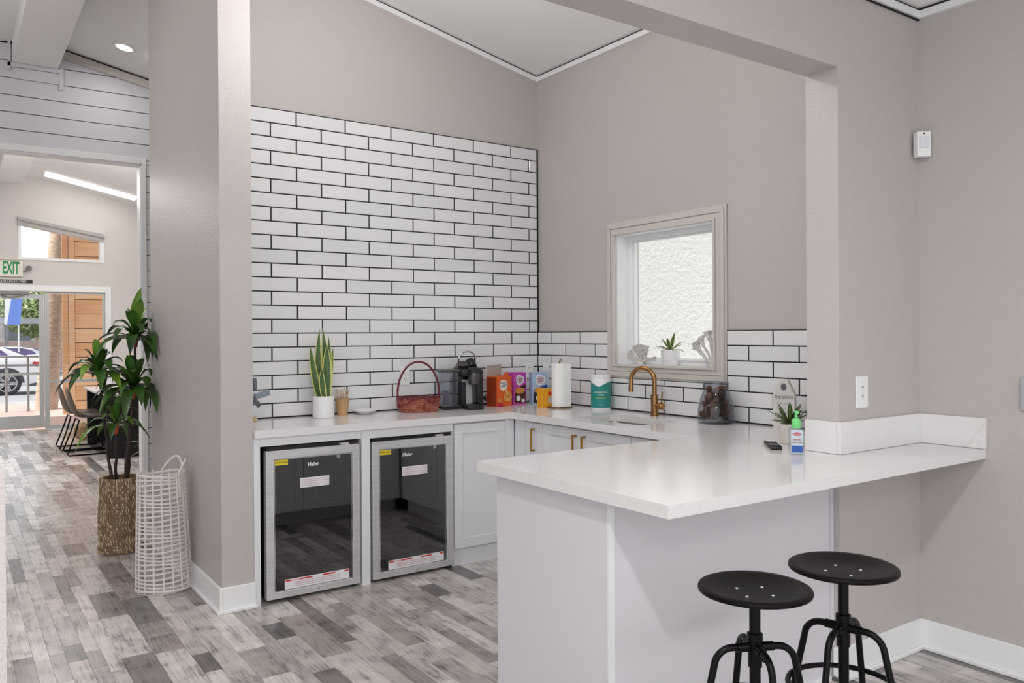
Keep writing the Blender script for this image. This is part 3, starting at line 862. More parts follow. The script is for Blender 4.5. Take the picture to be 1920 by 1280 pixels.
for k in range(60):
    a = 2*math.pi*k/60; pts.append((.120*1.15*math.cos(a), .077*1.15*math.sin(a), .092+.003*math.sin(a*15)))
g.tube(pts, .006, 6, closed=True); g.obj('rim', WK2, wb, smooth=60, world=False)
g = G(); g.lathe([(0, 0), (.116, 0), (.116, .004), (0, .004)], seg=32, sy=.63); g.obj('base', WK1, wb, world=False)
g = G(); pts = [(-.134, 0, .03)] + [(-.136*math.cos(a), 0, .12+.20*math.sin(a)) for a in [math.pi*k/20 for k in range(21)]] + [(.134, 0, .03)]
g.tube(pts, .0068, 8); g.obj('handle', WK2, wb, smooth=60, world=False)

# coffee maker
cm = thing('coffee_maker', 'black single-serve coffee maker with clear tank and raised lid', 'coffee maker', (2.83, 4.58, ZC))
cm.rotation_euler = (0, 0, R(-10))
GUN = mat('gunmetal_plastic', (92, 90, 88), .3, .6)
GRY = mat('grey_plastic', (152, 152, 154), .35, .3)
def cmo(g, name, m, sm=None, parent=None): return g.obj(name, m, parent or cm, smooth=sm, world=False)
g = G(); g.box(-.075, .085, -.01, .11, .0, .03, bev=.008, seg=2); g.box(-.07, .085, .03, .12, .03, .27, bev=.012, seg=2); g.box(.04, .085, -.06, .03, .03, .25, bev=.01, seg=2); g.box(-.072, -.04, -.06, .03, .03, .18, bev=.006)
g.box(-.072, .085, -.06, .11, .22, .262, bev=.012, seg=2); cmo(g, 'body', BLACK, 40)
g = G(); g.box(-.038, .038, .02, .032, .03, .19); cmo(g, 'steel_back_plate', STEEL)
g = G(); g.box(-.05, .06, -.125, -.012, .0, .028, bev=.005, seg=2); tr_ = cmo(g, 'drip_tray', BLACK, 40)
g = G()
for k in range(6): g.box(-.04, .05, -.115+k*.016, -.108+k*.016, .028, .030)
cmo(g, 'grate', GUN, parent=tr_)
g = G(); g.lathe([(0, .16), (.030, .16), (.036, .165), (.042, .215), (.042, .235), (.036, .262), (0, .265)], (.02, -.055, 0), 28); cmo(g, 'brew_head', GUN, 40)
g = G(); g.lathe([(.0425, .212), (.046, .225), (.046, .262), (.03, .275), (0, .28)], (.02, -.05, 0), 28); cmo(g, 'head_cap', BLACK, 40)
mt = Matrix.Translation((-.0, .03, .285)) @ Matrix.Rotation(R(-38), 4, 'X')
g = G(); g.box(-.062, .066, -.012, .075, -.012, .035, bev=.012, seg=2, mtx=mt); ld = cmo(g, 'lid', GUN, 40)
g = G(); g.lathe([(0, -.014), (.03, -.012), (.034, .0), (.034, .05), (.02, .062), (0, .064)], (.0, .03, 0), 20, mtx=Matrix.Translation((.035, .0, .30)) @ Matrix.Rotation(R(-50), 4, 'X')); cmo(g, 'pod_holder', BLACK, 40, parent=ld)
g = G(); g.tube([(-.062, .03, .27), (-.066, .01, .33)] + [(-.066+.066*(1-math.cos(a))*.9, .0, .335+.045*math.sin(a)) for a in [math.pi*k/12 for k in range(13)]] + [(.056, .03, .29)], .006, 8)
cmo(g, 'handle', CHROME, 50)
g = G(); g.box(-.19, -.085, -.04, .12, .02, .245, bev=.01, seg=2); cmo(g, 'water_tank', TANK, 40)
g = G(); g.box(-.19, -.075, -.045, .122, .246, .262, bev=.006, seg=2); cmo(g, 'tank_lid', GUN, 40)
g = G(); g.box(-.185, -.085, -.035, .11, 0, .019, bev=.004); cmo(g, 'tank_base', BLACK)
g = G(); g.box(-.16, -.13, .02, .06, .025, .12); cmo(g, 'filter_holder', mat('mauve_plastic', (112, 92, 118), .4))

def cord(name, label, pts, r, n=8):
    g = G(); P = []
    for i in range(len(pts)-1):
        p0 = Vector(pts[max(i-1, 0)]); p1 = Vector(pts[i]); p2 = Vector(pts[i+1]); p3 = Vector(pts[min(i+2, len(pts)-1)])
        for k in range(n):
            t = k/n; P.append(.5*((2*p1)+(-p0+p2)*t+(2*p0-5*p1+4*p2-p3)*t*t+(-p0+3*p1-3*p2+p3)*t**3))
    P.append(Vector(pts[-1])); g.tube(P, r, 6)
    return tag(g.obj(name, BLACK, smooth=60), label, 'cord')
cord('power_cord', 'black power cord bundled between the coffee maker and orange carton',
     [(2.93, 4.70, .93), (2.99, 4.70, .95), (3.05, 4.69, .99), (3.08, 4.69, 1.0), (3.02, 4.70, .955), (2.96, 4.70, .985), (2.99, 4.69, 1.0), (3.05, 4.69, .945), (3.09, 4.70, .96),
      (3.08, 4.71, 1.02), (3.10, 4.745, 1.09), (3.12, 4.748, 1.12)], .0045)
cord('power_cord', 'black cord lying on the counter between the wicker basket and coffee maker',
     [(2.47, 4.70, ZC+.005), (2.54, 4.72, ZC+.005), (2.60, 4.71, ZC+.005), (2.67, 4.70, ZC+.012)], .005)

# cartons
def col_m(n, c, r=.5): return mat(n, c, r)
ORN = col_m('orange_card', (222, 96, 34)); ORD = col_m('dark_orange_card', (150, 58, 28)); TAN = col_m('tan_print', (222, 170, 92)); CREAM = col_m('cream_print', (240, 226, 200))
PNK = col_m('magenta_card', (192, 70, 168)); BLU = col_m('light_blue_card', (160, 186, 214)); NAVY = col_m('navy_print', (28, 62, 150)); BRN = col_m('brown_print', (84, 40, 28))
BLKP = col_m('black_print', (22, 20, 22)); REDP = col_m('red_print_text', (190, 34, 60)); CARD = col_m('inner_card', (176, 164, 156)); CORG = col_m('caramel_print', (214, 142, 58)); YELB = col_m('yellow_card', (238, 168, 38))
BLUP = col_m('blue_print', (44, 90, 170)); SILV = col_m('silver_print', (196, 196, 200))
def disc(g, cx, cz, rx, rz, y, seg=20, m=0, blob=0):
    g.mi = m
    vs = [g.bm.verts.new((cx+rx*(1+blob*math.sin(3*a+1))*math.cos(a), y, cz+rz*(1+blob*math.sin(3*a+1))*math.sin(a))) for a in [2*math.pi*k/seg for k in range(seg)]]
    f = g.bm.faces.new(vs); f.material_index = m
# orange
b1 = thing('creamer_carton', 'open orange creamer carton, its grey flap raised, nearest the coffee maker', 'carton', (3.09, 4.60, ZC)); b1.rotation_euler = (0, 0, R(14))
g = G(); g.box(-.075, .075, -.05, .05, 0, .205, bev=.001); bo = g.obj('box', [ORN], b1, world=False)
g = G(); g.box(-.0755, -.0745, -.045, .045, .003, .2); g.obj('side_print', ORD, b1, world=False)
g = G(); g.prism([(-.074, .205), (.074, .205), (.078, .285), (-.070, .28)], .047, .050, 'y'); g.obj('flap', CARD, b1, world=False)
g = G(); g.prism([(-.03, .195), (.05, .2), (.03, .235), (.0, .232)], -.052, -.050, 'y'); g.obj('tab', ORN, b1, world=False)
g = G(); disc(g, -.01, .145, .042, .038, -.0508, m=0, blob=.04); disc(g, .033, .065, .042, .034, -.0512, m=1); disc(g, .033, .075, .036, .02, -.0516, m=2); disc(g, -.045, .045, .018, .016, -.0512, m=2)
g.prism([(.012, .11), (.02, .112), (.034, .08), (.026, .078)], -.052, -.0506, 'y', m=0); g.prism([(-.074, .0), (.0, .0), (-.03, .025), (-.074, .03)], -.0511, -.0504, 'y', m=3)
g.obj('print', [CREAM, TAN, CORG, REDP], b1, world=False)
to = text('lettering', 'Delight', .027, Matrix.Translation((-.01, -.0515, .142)) @ Matrix.Rotation(R(90), 4, 'X') @ Matrix.Rotation(R(8), 4, 'Z'), BLUP); to.parent = b1
to = text('lettering', 'INTERNATIONAL', .009, Matrix.Translation((-.01, -.0515, .160)) @ Matrix.Rotation(R(90), 4, 'X'), BLUP); to.parent = b1
# pink
def matebox(name, label, x, y, rot, base, accent, dark):
    b = thing(name, label, 'carton', (x, y, ZC), R(rot))
    g = G(); g.box(-.058, .058, -.04, .04, 0, .225, bev=.001); g.obj('box', base, b, world=False)
    g = G(); disc(g, .0, .172, .038, .036, -.0408, m=0, blob=.10); disc(g, .0, .172, .031, .029, -.0411, m=4, blob=.10)
    g.prism([(-.05, .105), (.05, .14), (.052, .118), (-.045, .085)], -.0412, -.0404, 'y', m=1)
    disc(g, .0, .098, .044, .022, -.0413, m=2)
    g.prism([(-.05, .012), (.05, .012), (.05, .09), (-.05, .085)], -.0410, -.0403, 'y', m=3)
    disc(g, -.015, .045, .02, .018, -.0416, m=0); disc(g, .028, .028, .016, .013, -.0416, m=0)
    g.obj('print', [WHT, accent, CORG, dark, SILV], b, world=False)
    for s_, z_ in (('Coffee', .180), ('mate', .164)):
        t_ = text('lettering', s_, .019, Matrix.Translation((0, -.0416, z_)) @ Matrix.Rotation(R(90), 4, 'X') @ Matrix.Rotation(R(10), 4, 'Z'), REDP); t_.parent = b
    return b
matebox('creamer_carton', 'magenta creamer carton standing in the middle of the three', 3.262, 4.64, 6, PNK, BLKP, BRN)
matebox('creamer_carton', 'pale blue creamer carton beside the paper towel roll', 3.40, 4.56, -20, BLU, NAVY, BLKP)
yb = thing('yellow_carton', 'small yellow orange carton partly behind the paper towel roll', 'carton', (3.285, 4.33, ZC))
g = G(); g.box(-.048, .048, -.03, .03, 0, .125, bev=.001); g.obj('box', YELB, yb, world=False)
g = G(); g.box(.0, .04, -.031, -.03, .03, .07, m=0); g.box(.0, .04, -.031, -.03, .08, .105, m=1); g.obj('print', [SILV, REDM], yb, world=False)

# paper towel
pt = thing('paper_towel_holder', 'brass paper towel holder with ring base near the corner', 'paper towel holder', (3.32, 4.22, ZC))
g = G(); g.tube([(3.32+.082*math.cos(2*math.pi*k/32), 4.22+.082*math.sin(2*math.pi*k/32), ZC+.005) for k in range(32)], .0045, 6, closed=True); g.tube([(3.24, 4.22, ZC+.005), (3.40, 4.22, ZC+.005)], .004, 6); g.obj('base', BRONZE, pt, smooth=60)
g = G(); g.tube([(3.32, 4.22, ZC+.004), (3.32, 4.22, ZC+.31)], .005, 8); g.tube([(3.32, 4.22, ZC+.31), (3.328, 4.22, ZC+.325), (3.338, 4.22, ZC+.32), (3.338, 4.22, ZC+.308)], .004, 6); g.obj('pole', BRONZE, pt, smooth=60)
pr_ = thing('paper_towel_roll', 'white paper towel roll standing on its brass holder', 'paper towel', (3.32, 4.22, ZC+.011))
g = G(); g.lathe([(.018, .0), (.053, 0), (.053, .285), (.018, .285), (.018, 0)], (3.32, 4.22, ZC+.011), 36, cap=False); g.obj('roll', PAPER, pr_, smooth=40)
g = G(); g.box(3.3205, 3.3725, 4.165, 4.1665, ZC+.012, ZC+.295); g.obj('loose_sheet', PAPER, pr_)

# outlets
def outlet(name, label, p, yawd, w=.07, h=.115, kind='duplex'):
    t = thing(name, label, 'outlet', p, R(yawd))
    g = G(); g.box(-w/2, w/2, -.006, 0, -h/2, h/2, bev=.0015); pl = g.obj('cover_plate', WHITEP, t, world=False)
    for s_ in ((-1, 1) if kind == 'duplex' else ()):
        g = G(); g.lathe([(0, 0), (.017, 0), (.017, .0015), (0, .0015)], mtx=Matrix.Translation((0, -.006, s_*.02)) @ Matrix.Rotation(R(90), 4, 'X'), seg=16); sk_ = g.obj('socket', WHITEP, t, world=False)
        g = G(); g.box(-.0075, -.0055, -.0083, -.0073, s_*.02-.001, s_*.02+.008); g.box(.0055, .0075, -.0083, -.0073, s_*.02-.001, s_*.02+.008); g.box(-.002, .002, -.0083, -.0073, s_*.02-.010, s_*.02-.006)
        g.obj('slot', BLKP, sk_, world=False)
    if kind == 'usb':
        g = G(); g.box(-.016, .016, -.0078, -.006, -.033, .033); sk_ = g.obj('socket', WHITEP, t, world=False)
        g = G()
        for z_ in (.016, -.02): g.box(-.0075, -.005, -.0085, -.0076, z_, z_+.009); g.box(.005, .0075, -.0085, -.0076, z_, z_+.009); g.box(-.002, .002, -.0085, -.0076, z_-.009, z_-.005)
        g.obj('slot', mat('grey_slot', (120, 118, 116), .5), sk_, world=False)
    return t
outlet('wall_outlet', 'white wall outlet on the tiles behind the wicker basket handle', (2.448, YB-.0145, 1.135), 0)
outlet('wall_outlet', 'white wall outlet on the tiles right of the coffee maker', (3.115, YB-.0145, 1.14), 0)
outlet('wall_outlet', 'white wall outlet on the tiles above the pale blue carton', (3.46, YB-.0145, 1.14), 0)
outlet('wall_outlet', 'white wall outlet on the window wall behind the paper towel roll', (XR-.0145, 4.66, 1.14), 90)
outlet('wall_outlet', 'tall white outlet on the grey wall above the bar top', (3.10, 1.9195, 1.159), 0, w=.085, h=.132, kind='usb')

# wipes canister
wc = thing('wipes_canister', 'teal and white wipes canister on the counter beside the sink', 'canister', (3.46, 3.965, ZC))
TEAL = mat('teal_label', (36, 138, 132), .45)
g = G(); g.lathe([(0, 0), (.060, 0), (.064, .006), (.064, .196), (.061, .2), (.061, .205), (.063, .207), (.063, .222), (.058, .226), (0, .226)], (3.46, 3.965, ZC), 36); g.obj('tub', WHITEP, wc, smooth=40)
g = G(); g.lathe([(.0646, .015), (.0646, .150)], (3.46, 3.965, ZC), 36, cap=False); g.obj('label_band', TEAL, wc, smooth=40)
g = G(); seg = 36
for k in range(seg):
    a0, a1 = 2*math.pi*k/seg, 2*math.pi*(k+1)/seg; zt = lambda a: .150+.035*abs(math.sin((a-math.pi*1.2)/1.0))
    g.quad([(3.46+.0646*math.cos(a0), 3.965+.0646*math.sin(a0), ZC+.15), (3.46+.0646*math.cos(a1), 3.965+.0646*math.sin(a1), ZC+.15), (3.46+.0646*math.cos(a1), 3.965+.0646*math.sin(a1), ZC+zt(a1)), (3.46+.0646*math.cos(a0), 3.965+.0646*math.sin(a0), ZC+zt(a0))])
g.obj('label_peak', TEAL, wc, smooth=60)
def curved_text(name, s, size, c, rad, ang0, z, m, parent, sx=1):
    o = text(name, s, size, Matrix.Identity(4), m, None, ext=.0003, sx=sx)
    off = wloc(parent)
    for v in o.data.vertices:
        a = ang0 + v.co.x/rad
        rr2 = rad + v.co.z
        v.co = Vector((c[0]+rr2*math.cos(a), c[1]+rr2*math.sin(a), z+v.co.y)) - off
    o.parent = parent; return o
A0 = math.atan2(-3.965, -3.46)
curved_text('lettering', 'DISINFECTING', .014, (3.46, 3.965), .0655, A0, ZC+.115, WHT, wc)
curved_text('lettering', 'WIPES', .014, (3.46, 3.965), .0655, A0, ZC+.099, WHT, wc)
curved_text('lettering', 'kills 99.9% of germs', .009, (3.46, 3.965), .0655, A0, ZC+.080, col_m('lime_print', (190, 220, 80)), wc)
curved_text('lettering', '75 WIPES', .008, (3.46, 3.965), .0655, A0, ZC+.035, WHT, wc)

# jar with cones
jr = thing('glass_jar', 'smoked glass jar filled with dried brown pods under the window', 'jar', (3.43, 2.98, ZC))
JC = (3.43, 2.98, ZC)
g = G(); g.lathe([(0, .0), (.095, 0), (.103, .008), (.103, .03), (.098, .08), (.088, .13), (.075, .165), (.072, .18), (.072, .225), (.069, .225), (.069, .18), (.071, .165), (.084, .13), (.094, .08), (.099, .03), (.098, .014), (0, .012)], JC, 40)
g.obj('vessel', SMOKE, jr, smooth=50)
PODM = [mat('brown_pod', (110, 66, 46), .75, bump=(60, .6, .01)), mat('tan_pod', (158, 112, 84), .8, bump=(60, .6, .01)), mat('dark_pod', (62, 36, 28), .75, bump=(60, .6, .01))]
podme = []
for m in PODM:
    g = G()
    t = bmesh.new(); bmesh.ops.create_icosphere(t, subdivisions=2, radius=1)
    rq = random.Random(len(podme))
    for v in t.verts: v.co *= 1+.13*(rq.random()-.5)
    g._merge(t); bmesh.ops.recalc_face_normals(g.bm, faces=g.bm.faces)
    me = bpy.data.meshes.new('pod'); g.bm.to_mesh(me); g.bm.free(); me.materials.append(m)
    podme.append(me)
rq = random.Random(21); placed = []
for tr in range(6000):
    z_ = .036+.155*rq.random(); lim = (.093 if z_ < .05 else .093-(z_-.05)*.19 if z_ < .17 else .067) - .021
    a = rq.random()*6.283; r_ = lim*math.sqrt(rq.random()); rad = .0155+.006*rq.random()
    p = Vector((r_*math.cos(a), r_*math.sin(a), z_))
    if z_ < .014+rad: continue
    if all((p-q).length > (rad+s2)*.93 for q, s2 in placed): placed.append((p, rad))
    if len(placed) >= 60: break
for i, (p, rad) in enumerate(placed):
    o = bpy.data.objects.new('dried_pod', podme[rq.choice((0, 0, 1, 2))]); col.objects.link(o)
    o.location = Vector(JC)+p; o.scale = (rad, rad*.92, rad*1.05); o.rotation_euler = (rq.random()*3, rq.random()*3, 0)
    tag(o, 'round brown dried pod inside the smoked glass jar', 'dried pod', 'dried pods in the glass jar')

# house sign
hs = thing('house_sign', 'white wooden house-shaped block sign with grey lettering by the pier', 'sign', (3.46, 2.56, ZC))
HW = mat('whitewashed_wood', (222, 220, 216), .7, vary=(8, (208, 205, 200), (1, 1, .3)))
g = G(); g.prism([(-.052, 0), (.052, 0), (.052, .185), (.018, .255), (-.018, .255), (-.052, .185)], -.022, .022, 'y', bev=.001); hb = g.obj('block', HW, hs, world=False)
hs.rotation_euler = (0, 0, R(-66)); hs.location = (3.42, 2.53, ZC)
INKG = col_m('charcoal_print', (88, 90, 96))
def stext(s, size, z, m=INKG, sx=1):
    t_ = text('lettering', s, size, Matrix.Translation((0, -.0226, z)) @ Matrix.Rotation(R(90), 4, 'X'), m, sx=sx); t_.parent = hs
stext('THE BEACH', .020, .170, sx=.85)
for s_, z_ in (('rules of the', .140), ('relax', .115), ('swim often', .092), ('watch the sunset', .070), ('have fun', .048)): stext(s_, .0115, z_, m=col_m('grey_print_light', (150, 150, 154)))
g = G(); disc(g, 0, .222, .014, .018, -.0226); g.obj('emblem', INKG, hs, world=False)

# succulent in pot
def rosette(parent, c, n, L, w, up0, mats, seed=1, world=True, droop=.3, zup=None, fold=.35):
    rq = random.Random(seed)
    for k in range(n):
        a = 2*math.pi*k/n*1.0 + rq.random()*.4; e = up0[0]+(up0[1]-up0[0])*((k*7) % n)/n
        ll = L*(.75+.35*rq.random())
        d = Vector((math.cos(a)*math.cos(e), math.sin(a)*math.cos(e), math.sin(e)))
        p0 = Vector(c)+Vector((math.cos(a), math.sin(a), 0))*.006
        p1 = p0+d*ll*.55; p2 = p0+d*ll + Vector((0, 0, -ll*droop*math.cos(e)))
        pts = bez(p0, p1, p2, 7)
        W = [w/2*(.55+.9*t if t < .5 else 1.0*(1-((t-.5)/.5)**1.6)+.02) for t in [i/7 for i in range(8)]]
        g = G(); leafmesh(g, pts, W, fold=fold, mi=(0, 1)); g.obj('leaf', list(mats), parent, smooth=60, world=world)
su = thing('succulent', 'dark green spiky succulent in a pale pot by the pier, behind the sanitizer', 'plant', (3.06, 2.235, ZC))
SUD = mat('dark_succulent_edge', (36, 44, 26), .4); SUG = mat('succulent_green', (78, 102, 44), .4)
SPX, SPY = 3.06, 2.235
g = G(); g.lathe([(0, 0), (.040, 0), (.044, .004), (.048, .085), (.045, .087), (.042, .08), (0, .078)], (SPX, SPY, ZC), 28); g.obj('pot', mat('pale_stone_pot', (214, 208, 200), .6), su, smooth=40)
rosette(su, (SPX, SPY, ZC+.085), 20, .115, .022, (.05, 1.25), (SUD, SUG), 4, droop=.0)

# sanitizer
sz = thing('hand_sanitizer', 'clear hand sanitizer bottle with green pump on the bar top', 'bottle', (2.79, 2.01, ZC), R(-44))
SZG = glass('sanitizer_gel', (.93, .95, .98), 1.4, 1.0)
g = G(); g.box(-.029, .029, -.017, .017, 0, .108, bev=.007, seg=3); g.obj('bottle_body', SZG, sz, smooth=50, world=False)
LBL = mat('pale_blue_label', (196, 214, 226), .4)
g = G(); g.box(-.023, .023, -.0182, -.0172, .010, .102); lb = g.obj('label', LBL, sz, world=False)
g = G(); g.box(-.022, .022, -.0186, -.0181, .012, .040); g.obj('blue_band', BLUP, lb, world=False)
g = G(); disc(g, 0, .086, .017, .007, -.0188, m=0); g.obj('oval', REDP, lb, world=False)
for s_, z_, m_2, sz_ in (('HAND', .064, REDP, .012), ('SANITIZER', .052, REDP, .0088), ('Germ-X', .086, WHT, .008)):
    t_ = text('lettering', s_, sz_, Matrix.Translation((0, -.0190, z_)) @ Matrix.Rotation(R(90), 4, 'X'), m_2); t_.parent = lb
GRN = mat('mint_green_plastic', (116, 214, 128), .35)
g = G(); g.lathe([(0, .108), (.016, .108), (.018, .112), (.018, .138), (.013, .146), (.006, .148), (.005, .170), (0, .170)], (0, 0, 0), 20); pm = g.obj('pump', GRN, sz, smooth=40, world=False)
g = G(); g.box(-.007, .007, -.032, .012, .168, .178, bev=.003, seg=2); g.obj('spout', GRN, pm, smooth=40, world=False)

# remote
rm = thing('remote_control', 'black remote control lying on the white bar top', 'remote', (2.905, 2.21, ZC))
rm.rotation_euler = (0, 0, R(46))
g = G(); g.box(-.10, .10, -.024, .024, 0, .017, bev=.006, seg=2); g.obj('shell', BLACK, rm, smooth=50, world=False)
for i in range(7):
    for j in range(3):
        g = G(); g.box(-.085+i*.019, -.073+i*.019, -.018+j*.0145, -.009+j*.0145, .0165, .019, bev=.001)
        g.obj('button', GRY if i in (1, 2) else DARKT, rm, world=False)
g = G(); g.box(.05, .09, -.018, .018, .0168, .0178); g.obj('screen_plate', WHITEP, rm, world=False)

# left end: small holder on the pier side + wooden knob
hk = thing('wall_holder', 'small white holder with grey tabs on the pier side above the counter', 'holder', (XP2, 4.52, 1.02))
g = G(); g.box(XP2+.001, XP2+.05, 4.44, 4.56, 1.01, 1.17, bev=.003); g.obj('bracket', WHITEP, hk)
GB = mat('blue_grey_metal', (136, 146, 158), .3, .5)
def rotbox(name, c, size, ry, m, parent):
    g = G(); a, b, d_ = size
    g.box(-a/2, a/2, -b/2, b/2, -d_/2, d_/2, bev=.002, mtx=Matrix.Translation(c) @ Matrix.Rotation(R(ry), 4, 'Y'))
    return g.obj(name, m, parent)
rotbox('tab', (1.367, 4.44, 1.14), (.018, .02, .075), -4, mat('grey_metal', (110, 110, 120), .35, .5), hk)
rotbox('tab', (1.40, 4.42, 1.085), (.085, .022, .032), -14, GB, hk)
rotbox('tab', (1.362, 4.42, 1.048), (.075, .02, .026), 46, mat('dark_grey_metal', (96, 96, 104), .35, .5), hk)
wk = thing('wooden_peg', 'small pale wooden peg lying on the counter against the pier', 'peg', (1.34, 4.52, ZC))
g = G(); g.lathe([(0, 0), (.012, .001), (.014, .01), (.012, .05), (.016, .055), (.016, .07), (0, .075)], seg=16, mtx=Matrix.Translation((1.325, 4.50, ZC+.0165)) @ Matrix.Rotation(R(80), 4, 'Y')); g.obj('peg', mat('pale_wood', (226, 204, 168), .6), wk, smooth=40)

# ------------------------------------------------------------------ window sill decor
WSZ = WZ0+.0025
def coral(name, label, c, seed, dirs, h, r0, spread):
    rq = random.Random(seed); g = G()
    CM = CORALM
    g.lathe([(0, 0), (r0*2.6, 0), (r0*2.3, .012), (r0*1.2, .022), (0, .024)], c, 12)
    def br(p, d, L, r, lev):
        q = p+d*L; g.tube([p, (p+q)/2+Vector((rq.uniform(-1, 1), rq.uniform(-1, 1), rq.uniform(-1, 1)))*L*.08, q], [r, r*.85, r*.72], 6)
        if lev == 0:
            t = bmesh.new(); bmesh.ops.create_icosphere(t, subdivisions=1, radius=r*1.15); g._merge(t, Matrix.Translation(q)); return
        for k in range(3 if lev > 1 else 3):
            nd = (d+Vector((rq.uniform(-.35, .35)*spread, rq.uniform(-.8, .8)*spread, rq.uniform(-.35, .5)*spread))).normalized()
            br(q, nd, L*.72, r*.72, lev-1)
    for d in dirs: br(Vector(c)+Vector((0, 0, .01)), Vector(d).normalized(), h, r0, 3)
    return tag(g.obj(name, CM, smooth=60), label, 'coral')
CORALM = mat('white_coral', (214, 210, 206), .8, bump=(150, .5, .006))
coral('fan_coral', 'low spreading white coral on the left of the window sill', (3.63, 3.775, WSZ), 2, [(0, -.9, .35), (0, -.5, .9), (0, 0, 1), (0, .5, .9), (0, .95, .4), (.2, .3, .9), (-.2, -.3, .6)], .046, .0095, 1.0)
coral('branch_coral', 'tall knobbly white coral at the right end of the window sill', (3.60, 3.135, WSZ), 9, [(0, -.05, 1), (0, .25, 1), (0, .9, .55), (.1, .6, .7)], .078, .012, .62)
sm = thing('potted_agave', 'small green and cream rosette plant in a white pot on the sill', 'plant', (3.615, 3.497, WSZ))
g = G(); g.lathe([(0, 0), (.052, 0), (.055, .004), (.058, .094), (.055, .097), (.052, .09), (0, .086)], (3.615, 3.497, WSZ), 32); g.obj('pot', WHITEC, sm, smooth=40)
AG1 = mat('agave_edge', (206, 206, 150), .45); AG2 = mat('agave_green', (86, 118, 60), .45)
rosette(sm, (3.615, 3.497, WSZ+.088), 13, .125, .028, (.25, 1.45), (AG1, AG2), 8, droop=.35)
tr2 = thing('sill_block', 'thin white ledge block lying along the back of the window sill', 'block', (3.672, 3.36, WSZ))
g = G(); g.box(3.648, 3.652, 3.24, 3.50, WSZ, WSZ+.03, bev=.001); g.box(3.632, 3.653, 3.235, 3.505, WSZ+.03, WSZ+.042, bev=.003); g.obj('ledge', WHITEP, tr2)

# ------------------------------------------------------------------ motion sensor, thermostat
ms = thing('motion_sensor', 'white motion sensor in the corner above the bar end', 'sensor', (3.522, 1.888, 2.23), R(-40))
g = G(); g.prism([(-.035, 0), (.035, 0), (.028, -.03), (-.028, -.03)], -.055, .055, 'z', bev=.003); g.obj('housing', WHITEP, ms, world=False)
g = G(); g.box(-.02, .02, -.034, -.029, -.018, .032, bev=.003); g.obj('lens', mat('milky_lens', (224, 226, 232), .3), ms, world=False)
g = G(); g.box(-.003, .003, -.033, -.029, .042, .048); g.obj('indicator', DARKT, ms, world=False)
tm = thing('wall_plate', 'pale grey wall plate at the right edge of the right wall', 'switch', (XR, 1.45, 1.15))
g = G(); g.box(XR-.012, XR-.001, 1.40, 1.500, 1.085, 1.22, bev=.002); g.obj('cover_plate', mat('grey_plate', (178, 180, 184), .4), tm)

# ------------------------------------------------------------------ bar stools
def make_stool(label, loc, seat_h, rotz):
    t = thing('bar_stool', label, 'stool', loc, rotz, 'black metal bar stools')
    g = G()
    g.lathe([(0, seat_h-.017), (.06, seat_h-.016), (.11, seat_h-.008), (.135, seat_h-.001), (.150, seat_h+.001), (.158, seat_h-.002), (.1605, seat_h-.008), (.159, seat_h-.013), (.15, seat_h-.016), (.11, seat_h-.022), (0, seat_h-.028)], seg=56)
    for v in g.bm.verts: v.co.x *= .925; v.co.y *= .925
    s_ = g.obj('seat', SEATM, t, smooth=35, world=False)
    for k in range(4):
        a = math.pi/4+k*math.pi/2
        g = G(); g.lathe([(0, 0), (.0045, 0), (.004, .002), (0, .003)], (.05*math.cos(a), .05*math.sin(a), seat_h-.0165), 10); g.obj('rivet', STEEL, s_, smooth=40, world=False)
    g = G(); g.tube([(0, 0, .415), (0, 0, seat_h-.02)], .0145, 20); g.obj('pole', BLACKM, t, smooth=40, world=False)
    g = G(); g.lathe([(.0165, .520), (.0185, .522), (.0185, .590), (.0205, .592), (.0205, .610), (.0165, .612)], seg=20); hbz = g.obj('hub', BLACKM, t, smooth=40, world=False)
    g = G(); g.tube([(.018, 0, .535), (.035, .012, .535)], .004, 8); g.tube([(.035, .012, .525), (.035, .012, .545)], .007, 8); g.obj('thumb_screw', BLACKM, hbz, smooth=40, world=False)
    for k in range(4):
        a = k*math.pi/2; c, s = math.cos(a), math.sin(a)
        P = [(.016, .574), (.062, .574)] + [(.062+.050*math.sin(b), .524+.050*math.cos(b)) for b in [R(12*i) for i in range(1, 7)]]
        P += [(.140, .40), (.168, .24), (.204, .006)]
        g = G(); g.tube([(r*c, r*s, z_) for r, z_ in P], .0095, 10); lg = g.obj('leg', BLACKM, t, smooth=50, world=False)
        g = G(); g.tube([(.018*c, .018*s, .574), (.050*c, .050*s, .574)], .0125, 12); g.obj('sleeve', BLACKM, lg, smooth=50, world=False)
        g = G(); g.lathe([(.011, 0), (.012, .002), (.011, .014), (0, .015)], (.2045*c, .2045*s, 0), 10); g.obj('foot_cap', BLACK, lg, smooth=40, world=False)
    g = G(); g.tube([(.150*math.cos(2*math.pi*k/48), .150*math.sin(2*math.pi*k/48), .405) for k in range(48)], .008, 8, closed=True); g.obj('foot_ring', BLACKM, t, smooth=50, world=False)
    return t
make_stool('black round-seat bar stool at the left, in front of the white peninsula panel', (1.748, 1.39, 0), .735, R(-29))
make_stool('black round-seat bar stool at the right, nearer the grey wall', (2.067, 1.337, 0), .750, R(12))

